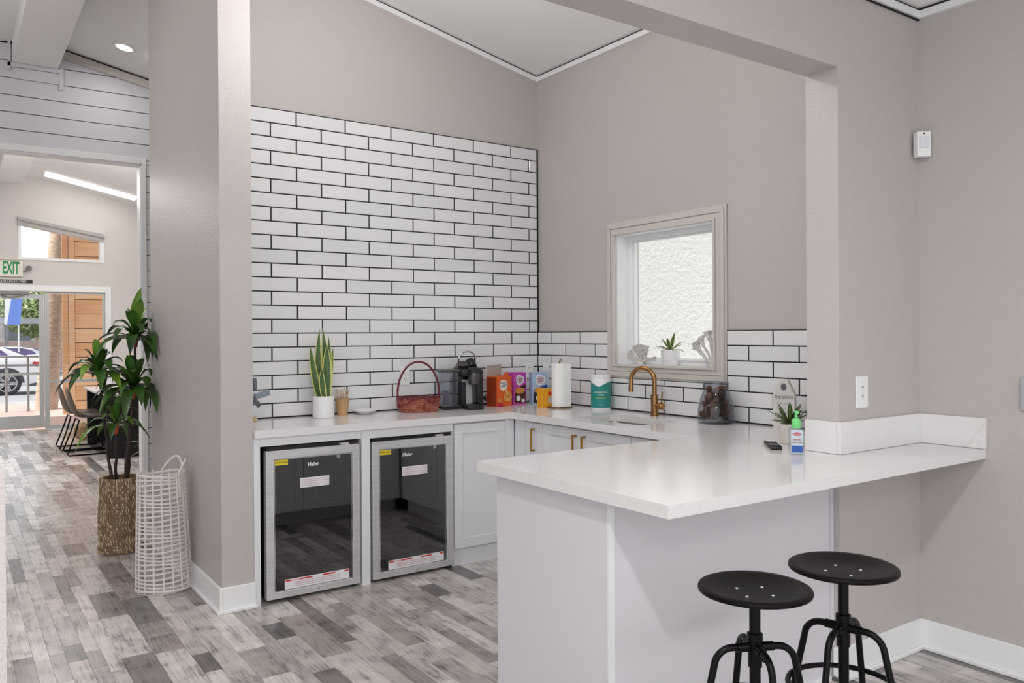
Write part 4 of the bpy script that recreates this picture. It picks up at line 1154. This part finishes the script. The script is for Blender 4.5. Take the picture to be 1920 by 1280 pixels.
# ================================================================== HALL: plant and baskets
pl = thing('dracaena_plant', 'tall dracaena with dark strappy leaves in a tan woven basket', 'plant', (.91, 5.84, .44))
LF1 = mat('dracaena_green', (22, 50, 18), .38, vary=(5, (66, 112, 32), (1, 1, 1)))
LF2 = mat('dracaena_midrib_lime', (96, 142, 44), .4)
LF3 = mat('dracaena_lime', (120, 160, 50), .4, vary=(6, (76, 124, 36)))
CANE = mat('dark_cane', (26, 21, 19), .5, bump=(40, .4, .004), vary=(7, (58, 40, 32), (1, 1, 3)))
ORB = mat('orange_leaf_sheath', (196, 84, 44), .5)
heads = [((.855, 5.82, .44), (.787, 5.83, 1.15), 'A'), ((.885, 5.86, .44), (.889, 5.86, .80), 'B'),
         ((.930, 5.82, .44), (.985, 5.80, 1.03), 'C'), ((.955, 5.86, .44), (1.010, 5.85, 1.37), 'D')]
rl = random.Random(17)
for base, top, kk in heads:
    b, t_ = Vector(base), Vector(top)
    g = G(); n = 9; pts = [b.lerp(t_, i/n) + Vector((math.sin(i*1.9)*.004, 0, 0)) for i in range(n+1)]
    g.tube(pts, [.0098-.0025*i/n + (.0014 if i % 2 else 0) for i in range(n+1)], 10); g.obj('stem', CANE, pl, smooth=60)
    g = G(); g.tube([t_-Vector((0, 0, .035)), t_+Vector((0, 0, .03))], [.011, .020], 10); g.obj('leaf_sheath', ORB if kk != 'D' else mat('red_brown_sheath', (120, 44, 30), .5), pl, smooth=60)
    nl = {'A': 26, 'B': 14, 'C': 28, 'D': 24}[kk]; big = {'A': .235, 'B': .23, 'C': .30, 'D': .30}[kk]
    for k in range(nl):
        a = 2.399*k + {'A': .4, 'B': 1.1, 'C': 2.0, 'D': .2}[kk]
        f = k/(nl-1); e = R(2+76*f**1.2) + rl.uniform(-.08, .08)
        L = big*(.85+.3*rl.random())*(1-.18*f)
        z0 = .0+.07*f
        d = Vector((math.cos(a)*math.cos(e), math.sin(a)*math.cos(e), math.sin(e)))
        # keep clear of the pier and trim
        p0 = t_+Vector((math.cos(a)*.012, math.sin(a)*.012, z0))
        p1 = p0+Vector((d.x, d.y, max(.45, d.z)*1.15))*L*.62
        p2 = p0+Vector((d.x, d.y, 0))*L*(1.0 if f < .8 else .8)+Vector((0, 0, L*(-.50+1.3*f*f)))
        for q in (p1, p2):
            if q.x > 1.085 and q.y < 6.0: q.x = 1.085 if kk != 'D' else 1.095
        pts = bez(p0, p1, p2, 9)
        w0 = .030 if kk != 'B' else .022
        W = [w0*(.35+1.9*min(i/9, .5)-.0)*(1 if i < 4 else (1-((i-4)/5)**1.5))+.0006 for i in range(10)]
        g = G(); leafmesh(g, pts, W, fold=.28, mi=(0, 0))
        for v in g.bm.verts: v.co.x = min(v.co.x, 1.110)
        g.obj('leaf', [LF3 if (kk == 'B' and k % 2) or (kk == 'D' and f > .9) or rl.random() < .14 else LF1], pl, smooth=70)
# upright lime leaf at the very top
g = G(); leafmesh(g, bez((1.015, 5.84, 1.42), (1.0, 5.84, 1.6), (1.045, 5.84, 1.735), 9), [.012, .026, .034, .037, .036, .033, .028, .020, .012, .001], fold=.3, side=Vector((1, -.25, 0)), mi=(0, 0)); g.obj('leaf', [LF3], pl, smooth=70)
g = G(); g.lathe([(0, .02), (.112, .02), (.112, .04), (0, .045)], (.91, 5.84, .38), 24); g.obj('soil', mat('bark_soil', (74, 54, 40), .95, bump=(60, .7, .01), vary=(40, (40, 30, 24))), pl)

SEAG = mat('seagrass', (172, 150, 122), .75, vary=(50, (118, 96, 74), (1, 1, 1)), bump=(120, .4, .004)); SEAG2 = mat('dark_seagrass', (112, 84, 62), .8, vary=(50, (172, 146, 108)))
SEAL = mat('light_seagrass', (212, 192, 160), .7)
tb = thing('woven_basket', 'tan coiled seagrass planter basket holding the dracaena', 'basket', (.91, 5.84, 0))
TC = (.91, 5.84, 0)
g = G(); rows_ = 25
def tbr(z): return .118+.006*math.sin(z*9)+(.006 if z < .05 else 0)
for r in range(rows_):
    z = .012+r*.0193; rad = tbr(z)
    g.tube([(TC[0]+rad*math.cos(2*math.pi*k/40), TC[1]+rad*math.sin(2*math.pi*k/40), z) for k in range(40)], .0108, 6, closed=True, m=0)
g.obj('coil', [SEAG], tb, smooth=60, kind='stuff')
g = G(); rq = random.Random(2)
for r in range(rows_):
    z = .012+r*.0193; rad = tbr(z)+.0085
    for k in range(46):
        a = 2*math.pi*(k+.5*(r % 2)*.6)/46 + rq.uniform(-.02, .02)
        sl = .35 if r < 4 else .12
        m_ = Matrix.Translation((TC[0]+rad*math.cos(a), TC[1]+rad*math.sin(a), z)) @ Matrix.Rotation(a, 4, 'Z') @ Matrix.Rotation(sl, 4, 'X')
        g.box(-.002, .0042, -.0026, .0026, -.0095, .0095, mtx=m_, m=0 if rq.random() < .55 else 1)
g.obj('stitch', [SEAG2, SEAL], tb, kind='stuff')
g = G(); g.lathe([(.0, .004), (.112, .004), (.112, .36)], TC, 32, cap=False); g.obj('liner', SEAG2, tb, smooth=60)

RAT = mat('white_rattan', (230, 223, 219), .6, bump=(90, .3, .003))
wr = thing('rattan_basket', 'tall white open rattan floor basket leaning handles against the grey pier', 'basket', (.962, 4.80, 0))
BH = .655
def rb(z, a):
    f = 1-z/BH
    rx = .121+.026*f; ry = .100+.018*f
    cx_ = .962-.012*(z/BH)+.004; cy_2 = 4.80
    return Vector((cx_+rx*math.cos(a), cy_2+ry*math.sin(a), z))
for r in range(27):
    z = .016+r*(BH-.03)/26
    g = G(); g.tube([rb(z, 2*math.pi*k/36)+Vector((0, 0, .006*math.sin(k/36*4*math.pi+r))) for k in range(36)], .0052 if r not in (0, 26) else .008, 6, closed=True); g.obj('hoop', RAT, wr, smooth=60)
for k in range(18):
    a = 2*math.pi*k/18
    g = G(); g.tube([rb(z_, a)*1 - Vector((0, 0, 0)) for z_ in (.004, .2, .4, .55, BH)], .0055, 6); g.obj('upright', RAT, wr, smooth=60)
for a0, a1, hh, wd in ((-.9, .25, .06, 0), (.2, 1.35, .07, 0)):
    g = G(); P = []
    for k in range(13):
        a = a0+(a1-a0)*k/12; p = rb(BH, a)
        P.append(p+Vector((.010*math.sin(math.pi*k/12), 0, hh*math.sin(math.pi*k/12))))
    P = [rb(BH-.14, a0)]+P+[rb(BH-.13, a1)]
    g.tube(P, .0065, 8); g.obj('handle', RAT, wr, smooth=60)
g = G(); g.lathe([(0, 0), (1, 0), (1, .006), (0, .006)], (.966, 4.80, 0), 32, sx=.142, sy=.113); g.obj('base', RAT, wr)

# ================================================================== FAR ROOM furniture
LEA = mat('olive_brown_leather', (88, 76, 62), .45, bump=(60, .15, .003))
LEAS = mat('grey_leather_seat', (84, 80, 78), .35)
def chair(label, loc, rz, first=None):
    if first: return dup(first, loc, rz, label)
    t = thing('dining_chair', label, 'chair', loc, rz, 'brown shell chairs at the desk')
    # shell profile facing +X : seat and curved back
    g = G(); prof = [(.22, .455), (.12, .435), (0, .425), (-.10, .43), (-.17, .47), (-.21, .56), (-.235, .68), (-.25, .80)]
    halfw = [.20, .225, .23, .23, .225, .215, .20, .17]; lift = [.0, .015, .03, .05, .06, .05, .03, .01]
    rws = []
    for (px_, pz_), hw, lf in zip(prof, halfw, lift):
        rws.append([(px_+ (lf*.9*abs(u)**2 if pz_ > .5 else 0), u*hw, pz_+(lf*abs(u)**2 if pz_ < .5 else 0)) for u in (-1, -.66, -.33, 0, .33, .66, 1)])
    va = [[g.bm.verts.new(p) for p in r_] for r_ in rws]
    for a, b in zip(va, va[1:]):
        for k in range(6): g.bm.faces.new((a[k], a[k+1], b[k+1], b[k]))
    bmesh.ops.recalc_face_normals(g.bm, faces=g.bm.faces)
    bmesh.ops.solidify(g.bm, geom=g.bm.faces[:], thickness=.024)
    sh = g.obj('shell', LEA, t, smooth=80, world=False)
    ss = sh.modifiers.new('soft', 'SUBSURF'); ss.levels = 2; ss.render_levels = 2
    g = G()
    g.box(-.09, .21, -.17, .17, .452, .468, bev=.008, seg=2); g.obj('seat_pad', LEAS, t, smooth=50, world=False)
    for s_ in (-1, 1):
        g = G(); g.tube([(.13, s_*.16, .425), (.17, s_*.20, .30), (.225, s_*.225, .03), (.215, s_*.225, .012), (-.235, s_*.225, .012), (-.25, s_*.225, .03), (-.17, s_*.20, .25), (-.12, s_*.16, .42)], .0095, 8)
        g.obj('sled_leg', BLACKM, t, smooth=60, world=False)
    g = G(); g.tube([(.13, -.16, .42), (.13, .16, .42)], .008, 8); g.tube([(-.12, -.16, .415), (-.12, .16, .415)], .008, 8); g.obj('crossbar', BLACKM, t, smooth=60, world=False)
    return t
c1 = chair('brown leather shell chair with black sled base, nearest in the far room', (1.36, 10.95, 0), 0)
chair('brown leather shell chair mostly hidden behind the nearer one', (1.335, 11.52, 0), 0, c1)

dk = thing('desk', 'black desk with pale top beside the shell chairs', 'desk', (1.9, 11.0, 0))
DKB = mat('black_laminate', (14, 14, 15), .5)
bx('end_panel', DKB, (1.465, 2.3, 10.28, 10.32, 0, .715), dk); bx('end_panel', DKB, (1.465, 2.3, 11.92, 11.96, 0, .715), dk)
bx('modesty_panel', DKB, (2.0, 2.03, 10.32, 11.92, .05, .715), dk)
bx('desk_top', mat('pale_desk_top', (196, 192, 190), .3), (1.43, 2.34, 10.24, 12.0, .716, .745), dk, bev=.003)
def small_lathe(name, label, cat, c, prof, m, group=None, seg=20):
    g = G(); g.lathe(prof, c, seg); return tag(g.obj(name, m, smooth=45), label, cat, group)
dish = small_lathe('desk_bowl', 'white bowl with grey pebbles on the black desk', 'bowl', (1.68, 10.5, .746), [(0, 0), (.05, 0), (.055, .01), (.13, .04), (.135, .055), (.125, .055), (.05, .02), (0, .02)], WHITEC)
g = G(); rq = random.Random(4)
for k in range(16):
    t = bmesh.new(); bmesh.ops.create_icosphere(t, subdivisions=1, radius=.028); a = rq.random()*6.28; r_ = .07*math.sqrt(rq.random())
    g._merge(t, Matrix.Translation((1.68+r_*math.cos(a), 10.5+r_*math.sin(a), .81+.05*rq.random())))
tag(g.obj('moss_ball', mat('grey_green_moss', (140, 146, 132), .9, vary=(30, (82, 90, 78))), smooth=60, kind='stuff'), 'heap of grey green decorative pieces in the white desk bowl', 'decoration')
small_lathe('white_candlestick', 'tall white candlestick on the desk by the door casing', 'candlestick', (1.67, 10.95, .746), [(0, 0), (.04, 0), (.04, .01), (.015, .03), (.015, .26), (.03, .29), (0, .30)], WHITEC)
small_lathe('white_vase', 'small white bottle vase, the left of two on the desk', 'vase', (1.87, 10.40, .746), [(0, 0), (.028, 0), (.032, .03), (.026, .08), (.014, .10), (.014, .12), (0, .12)], WHITEC)
small_lathe('white_vase', 'small white bottle vase, the right of two on the desk', 'vase', (1.95, 10.42, .746), [(0, 0), (.028, 0), (.032, .03), (.026, .06), (.014, .08), (.014, .095), (0, .095)], WHITEC)
g = G(); g.box(1.93, 2.12, 10.6, 10.78, .746, .80, bev=.003); g.box(1.945, 2.10, 10.61, 10.76, .8005, .84, bev=.003); tag(g.obj('desk_box', WHITEP), 'stacked white box at the right of the desk', 'box')

# round wicker ball and spiky plant
g = G()
WBK = mat('tan_rattan_ball', (170, 140, 104), .8)
for k in range(14):
    a = k*2.399; ax = Vector((math.cos(a)*math.sin(k*.9), math.sin(a)*math.sin(k*.9), math.cos(k*.9)))
    q = ax.to_track_quat('Z', 'Y').to_matrix().to_4x4()
    g.tube([(.115*math.cos(2*math.pi*i/20), .115*math.sin(2*math.pi*i/20), .02*math.sin(k)) for i in range(20)], .008, 5, closed=True, mtx=Matrix.Translation((1.47, 12.35, .125)) @ q)
tag(g.obj('rattan_ball', WBK, smooth=60), 'tan woven rattan ball on the floor beneath the far chair', 'ball')
sk2 = thing('striped_plant', 'arching striped grass-like plant in front of the black desk', 'plant', (1.80, 9.45, 0))
g = G(); g.lathe([(0, 0), (.10, 0), (.12, .16), (.11, .16), (0, .14)], (1.86, 9.45, 0), 24); g.obj('pot', BLACK, sk2, smooth=40)
SPD = mat('spider_leaf_edge', (214, 220, 190), .5); SPG = mat('spider_leaf_green', (84, 112, 62), .5)
rosette(sk2, (1.86, 9.45, .15), 24, .42, .022, (.1, 1.3), (SPD, SPG), 12, droop=.5)

# ------------------------------------------------------------------ exit sign and strip
ex = thing('exit_sign', 'white exit sign with green letters and emergency lamp above the glass door', 'sign', (.62, YF-.03, 2.32))
g = G(); g.box(.34, .893, YF-.045, YF-.001, 2.315, 2.545, bev=.004); g.box(.34, .893, YF-.052, YF-.045, 2.315, 2.345); g.obj('housing', mat('off_white_housing', (232, 230, 222), .5), ex)
GRE = mat('green_letters', (16, 140, 70), .5)
text('lettering', 'EXIT', .25, face_mtx((.738, YF-.0465, 2.435)), GRE, ex, sx=.42, bold=.007)
g = G(); g.tube([(.895, YF-.03, 2.40), (.93, YF-.05, 2.40), (.955, YF-.06, 2.42)], .010, 8); g.lathe([(0, 0), (.03, 0), (.042, .03), (.042, .05), (0, .052)], seg=16, mtx=Matrix.Translation((.965, YF-.05, 2.425)) @ Matrix.Rotation(R(70), 4, 'X')); g.obj('emergency_lamp', mat('grey_lamp_head', (110, 110, 112), .4, .4), ex, smooth=40)
st = thing('door_notice', 'narrow black notice strip with white lettering above the glass door', 'sign', (.6, YF-.01, 2.24))
bx('strip', BLKP, (.1, 1.018, YF-.006, YF-.001, 2.222, 2.268), st)
text('lettering', 'THIS DOOR TO REMAIN UNLOCKED', .045, face_mtx((.56, YF-.0066, 2.245)), WHT, st, sx=1.02)

# ------------------------------------------------------------------ ceiling lamps seen
def on_roof(x): return roofz(x)
LAMPE = mat('lit_lamp_face', (255, 253, 248), .5, emit=6)
slope = Matrix.Rotation(math.atan(.207), 4, 'Y')
dl = thing('recessed_downlight', 'lit round recessed downlight in the sloping hall ceiling', 'ceiling light', (1.188, 7.276, roofz(1.188)))
g = G(); g.lathe([(0, -.004), (.062, -.004), (.062, -.001), (0, -.001)], seg=32, mtx=Matrix.Translation((1.188, 7.276, roofz(1.188))) @ slope); g.obj('diffuser', LAMPE, dl)
g = G(); g.lathe([(.063, -.002), (.064, -.008), (.088, -.006), (.09, -.001)], seg=32, cap=False, mtx=Matrix.Translation((1.188, 7.276, roofz(1.188))) @ slope); g.obj('trim_ring', WHITEP, dl, smooth=40)
sl_ = thing('strip_light', 'long bright strip light on the sloping ceiling of the far room', 'ceiling light', (1.75, 13.6, roofz(1.75)))
g = G(); g.box(-.62, .62, -.09, .09, -.03, -.001, mtx=Matrix.Translation((1.75, 13.55, roofz(1.75))) @ slope); g.obj('diffuser', LAMPE, sl_)
g = G(); g.box(-.64, -.621, -.10, .10, -.034, -.001, mtx=Matrix.Translation((1.75, 13.55, roofz(1.75))) @ slope); g.box(.621, .64, -.10, .10, -.034, -.001, mtx=Matrix.Translation((1.75, 13.55, roofz(1.75))) @ slope); g.obj('end_cap', WHITEP, sl_)
sd = thing('ceiling_disc', 'round white flush fitting on the far room ceiling beside the strip light', 'ceiling fitting', (1.727, 12.53, roofz(1.727)))  # flush disc
g = G(); g.lathe([(0, -.012), (.07, -.012), (.10, -.004), (.11, -.001)], seg=28, mtx=Matrix.Translation((1.727, 12.53, roofz(1.727))) @ slope); g.obj('plate', WHITEP, sd, smooth=40)

# ================================================================== OUTSIDE
PAVE = mat('pink_brick_paving', (206, 182, 174), .8, vary=(3, (190, 166, 160)))
ASPH = mat('grey_asphalt', (150, 148, 152), .9, bump=(60, .3, .01))
g = G(); g.box(-20, 16, YF+.2, 20.6, -.14, -.03); struct(g, 'ground', PAVE)
g = G(); g.box(-40, 40, 20.8, 90, -.2, -.09); struct(g, 'road', ASPH)
g = G(); g.box(-20, 16, 20.6, 20.8, -.2, -.02); struct(g, 'kerb', mat('pale_concrete', (206, 204, 200), .8))
# brick joints on the paving
g = G()
for i in range(46):
    yy = YF+.3+i*.14; g.box(-3, 1.3, yy, yy+.008, -.03, -.028)
g.obj('paving_joint', mat('paving_joint_grey', (170, 150, 144), .9), kind='stuff')
# timber clad wing wall
CED = [mat('cedar_%d' % i, c, .6, vary=(3, c2, (.6, 1, 9))) for i, (c, c2) in enumerate((((240, 200, 158), (226, 178, 132)), ((234, 190, 146), (220, 168, 122)), ((244, 208, 168), (230, 186, 142))))]
cw = bpy.data.objects.new('wall_clad', None); col.objects.link(cw); cw['kind'] = 'structure'; cw.location = (3.0, 17.1, 0)
bx('wall_core', GAP, (1.80, 5.2, 17.02, 17.3, -.1, 4.6), cw)
for k in range(17):
    bx('cladding_board', CED[k % 3], (1.90, 5.2, 16.995, 17.02, -.05+k*.27, .21+k*.27), cw, bev=.004)
for a, b in ((1.69, 1.785), (1.80, 1.895)): bx('corner_board', CED[2 if a > 1.75 else 1], (a, b, 16.98, 17.02, -.05, 4.6), cw)
bx('soffit', mat('cream_soffit', (224, 208, 190), .7), (-3, 5.2, 14.9, 16.9, 3.62, 3.70), cw)
# palm trunk, fence rail, trees
BARK = mat('palm_bark', (228, 206, 184), .9, bump=(12, .5, .03), vary=(9, (196, 170, 150), (1, 1, 3)))
pt_ = thing('palm_tree', 'leaning pale palm trunk outside beside the timber wall', 'tree', (1.62, 18.5, -.03))
g = G(); g.tube([(1.55+.33*i/12, 18.5, -.04+i*.42) for i in range(13)], [.20-.006*i+(.012 if i % 2 else 0) for i in range(13)], 14); g.obj('trunk', BARK, pt_, smooth=60)
PGR = mat('palm_green', (150, 170, 70), .6)
for k in range(9):
    a = k*.698
    p0 = Vector((1.88, 18.5, 4.9)); p2 = p0+Vector((1.3*math.cos(a), 1.3*math.sin(a), -.4)); g = G(); leafmesh(g, bez(p0, (p0+p2)/2+Vector((0, 0, .6)), p2, 8), [.02, .08, .12, .14, .14, .12, .09, .05, .01], fold=.4); g.obj('frond', [PGR], pt_)
def bush(name, label, c, rad, n, m, seed, trunk=True, group=None):
    t = thing(name, label, 'tree', (c[0], c[1], -.09), group=group)
    g = G(); rq = random.Random(seed)
    for k in range(n):
        a, b = rq.random()*6.283, math.acos(2*rq.random()-1); r_ = rad[0]*(.6+.4*rq.random())
        p = Vector((c[0]+rad[0]*math.sin(b)*math.cos(a)*(.5+.5*rq.random()), c[1]+rad[0]*math.sin(b)*math.sin(a)*(.5+.5*rq.random()), c[2]+rad[1]*math.cos(b)*(.5+.5*rq.random())))
        u = Vector((rq.uniform(-1, 1), rq.uniform(-1, 1), rq.uniform(-1, 1))).normalized()*.11; w = u.orthogonal().normalized()*.07
        f = g.bm.faces.new([g.bm.verts.new(q) for q in (p-u, p-w, p+u, p+w)]); f.material_index = k % len(m)
    g.obj('foliage', m, t, kind='stuff')
    g = G(); g.tube([(c[0], c[1], -.1), (c[0]+.1, c[1], c[2])], [.16, .09], 8); g.obj('trunk', BARK, t, smooth=60)
FO = [mat('pale_leaf', (166, 186, 130), .7), mat('mid_leaf', (132, 158, 100), .7), mat('light_leaf', (196, 206, 160), .7)]
bush('shade_tree', 'pale green leafy tree across the parking lot, left of the flag', (-1.6, 46, 3.0), (2.4, 1.75), 6500, FO, 1)
bush('shade_tree', 'pale green leafy tree across the parking lot, right of the flag', (3.6, 47.5, 3.1), (2.0, 1.75), 6500, FO, 2)
bush('shade_tree', 'pale green tree seen between the door and the palm trunk', (8.2, 46, 3.0), (2.4, 1.75), 6000, FO, 3)
# carport and wall
cp = thing('carport', 'long flat grey carport roof across the parking lot', 'carport', (2, 38, -.09))
bx('roof', mat('grey_roofing', (150, 152, 156), .6), (-6, 9, 37, 40, 1.95, 2.15), cp)
for xx in (-3.5, -1, 1.75, 4.6, 7.5): bx('post', mat('grey_post', (128, 130, 134), .5), (xx, xx+.1, 37.2, 37.3, -.09, 1.95), cp)
g = G(); g.box(-14, 14, 41.5, 41.8, -.1, 1.25); struct(g, 'wall_boundary', mat('pinkish_block_wall', (196, 172, 166), .85))
PC = [(40, 44, 58), (214, 214, 216), (150, 154, 160)]
def car(name, label, loc, s, paint, seed=0):
    """sedan, side on, nose to the left, local origin under the rear wheel"""
    t = thing(name, label, 'car', loc)
    body = [(-3.75, .32), (-3.85, .50), (-3.80, .68), (-3.55, .80), (-2.75, .93), (-2.35, .98), (-1.75, 1.36), (-1.2, 1.44), (-.55, 1.42), (-.05, 1.30), (.45, 1.07), (.80, 1.0), (.88, .86), (.92, .55), (.86, .34), (.45, .26), (-3.2, .24)]
    g = G(); g.prism([(a*s, b*s) for a, b in body[:6]+[(.45, 1.06)]+body[11:]], -.86*s, .86*s, 'y', bev=.05*s); g.obj('body', paint, t, smooth=35, world=False)
    gh = [(-2.35, .98), (-1.75, 1.36), (-1.2, 1.44), (-.55, 1.42), (-.05, 1.32), (.48, 1.06)]
    g = G(); g.prism([(a*s, (b-.01)*s) for a, b in gh]+[(.3*s, .95*s), (-2.3*s, .9*s)], -.72*s, .72*s, 'y', bev=.05*s); g.obj('cabin', paint, t, smooth=35, world=False)
    WG = mat('car_glass', (110, 96, 140), .12, spec=.8)
    g = G(); g.prism([(a*s, b*s) for a, b in ((-2.0, 1.0), (-1.65, 1.30), (-1.15, 1.37), (-1.05, 1.37), (-1.05, 1.0))], -.735*s, -.70*s, 'y'); g.prism([(a*s, b*s) for a, b in ((-.98, 1.0), (-.98, 1.37), (-.55, 1.36), (-.12, 1.25), (.10, 1.04))], -.735*s, -.70*s, 'y'); g.obj('window', WG, t, world=False)
    g = G(); g.prism([(a*s, b*s) for a, b in ((-.02, 1.31), (.46, 1.085), (.50, 1.10), (0, 1.335))], -.60*s, .60*s, 'y'); g.obj('rear_window', WG, t, world=False)
    for xx in (0, -2.75):
        g = G(); m_ = Matrix.Translation((xx*s, -.80*s, .34*s)) @ Matrix.Rotation(R(90), 4, 'X')
        g.lathe([(.20*s, -.08*s), (.33*s, -.08*s), (.345*s, -.04*s), (.345*s, .06*s), (.32*s, .09*s), (.24*s, .09*s), (.24*s, .05*s), (0, .05*s)], seg=28, mtx=m_); wl = g.obj('wheel', mat('black_tyre', (44, 44, 48), .8), t, smooth=40, world=False)
        g = G(); g.lathe([(.215*s, .07*s), (.245*s, .075*s), (.245*s, .095*s), (.215*s, .095*s)], seg=28, mtx=m_, cap=False)
        for k in range(5):
            for dd in (-.12, .12):
                g.box(.02*s, .235*s, -.015*s, .015*s, .06*s, .09*s, mtx=m_ @ Matrix.Rotation(2*math.pi*k/5+dd, 4, 'Z'))
        g.lathe([(0, .06*s), (.05*s, .06*s), (.05*s, .085*s), (0, .09*s)], seg=16, mtx=m_); g.obj('rim', mat('silver_rim', (196, 198, 202), .35, .6), wl, world=False)
    g = G(); g.prism([(a*s, b*s) for a, b in ((.60, .80), (.62, .92), (.90, .90), (.91, .76))], -.872*s, -.70*s, 'y', bev=.01*s); g.obj('tail_lamp', mat('red_lamp', (190, 40, 50), .25), t, world=False)
    g = G(); g.box(.5*s, .925*s, -.85*s, .85*s, .24*s, .36*s, bev=.02*s); g.obj('bumper', mat('dark_bumper', (84, 84, 92), .6), t, world=False)
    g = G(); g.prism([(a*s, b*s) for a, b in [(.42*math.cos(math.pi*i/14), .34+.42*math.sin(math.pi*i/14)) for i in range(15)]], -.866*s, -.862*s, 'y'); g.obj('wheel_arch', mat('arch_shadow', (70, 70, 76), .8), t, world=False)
    return t
WPAINT = mat('white_car_paint', (236, 236, 240), .2, coat=.6)
car('car', 'white sedan parked outside beyond the glass entrance door', (1.17, 25.2, -.09), .93, WPAINT)
car('car', 'small white parked car under the carport', (2.6, 36.0, -.09), .8, mat('pale_car_paint', (206, 208, 212), .3))
car('car', 'small dark parked car under the carport, left of the white one', (-2.3, 36.2, -.09), .8, mat('grey_car_paint', (120, 124, 132), .3))
# handrail
hr = thing('handrail', 'grey tubular handrail outside the entrance door', 'railing', (0, 18.2, -.03))
RAILM = mat('grey_galvanised_rail', (158, 162, 166), .45, .4)
for z_ in (1.03, .86, .70): g = G(); g.tube([(-3.5, 18.2, z_+.04), (1.40, 18.2, z_)], .022, 8); g.obj('rail', RAILM, hr, smooth=50)
for xx in (-2.8, -1.4, -.05, .86, 1.22): g = G(); g.tube([(xx, 18.2, -.04), (xx, 18.2, 1.04)], .022, 8); g.obj('post', RAILM, hr, smooth=50)
# feather flag
fl = thing('feather_flag', 'blue and white feather flag on a pole in the parking lot', 'flag', (1.75, 30, -.09))
g = G(); g.tube([(1.76, 30, -.09), (1.76, 30, 3.6)], .02, 8); g.obj('pole', WHITEP, fl, smooth=50)
g = G(); g.prism([(1.38, 1.80), (1.80, 1.80), (1.85, 3.6), (1.42, 3.6)], 29.99, 30.0, 'y', m=0); g.prism([(1.45, 1.80), (1.80, 1.80), (1.96, 3.6), (1.72, 3.6)], 29.98, 29.99, 'y', m=1); g.obj('banner', [WHT, mat('flag_blue', (110, 140, 220), .6)], fl)

# low building far behind the parking lot
lb = thing('low_building', 'low pale grey building far behind the parking lot and trees', 'building', (2, 56, -.09))
bx('wall', mat('pale_grey_render', (186, 182, 180), .85), (-14, 16, 56, 60, -.1, 2.9), lb)
bx('roof', mat('grey_roof_edge', (150, 148, 150), .7), (-14.4, 16.4, 55.6, 60.2, 2.9, 3.15), lb)
for xx in (-2.2, .2, 2.6, 5.0, 7.4): bx('window', mat('dark_far_window', (112, 116, 124), .3), (xx, xx+1.3, 55.94, 56.0, .9, 2.2), lb)
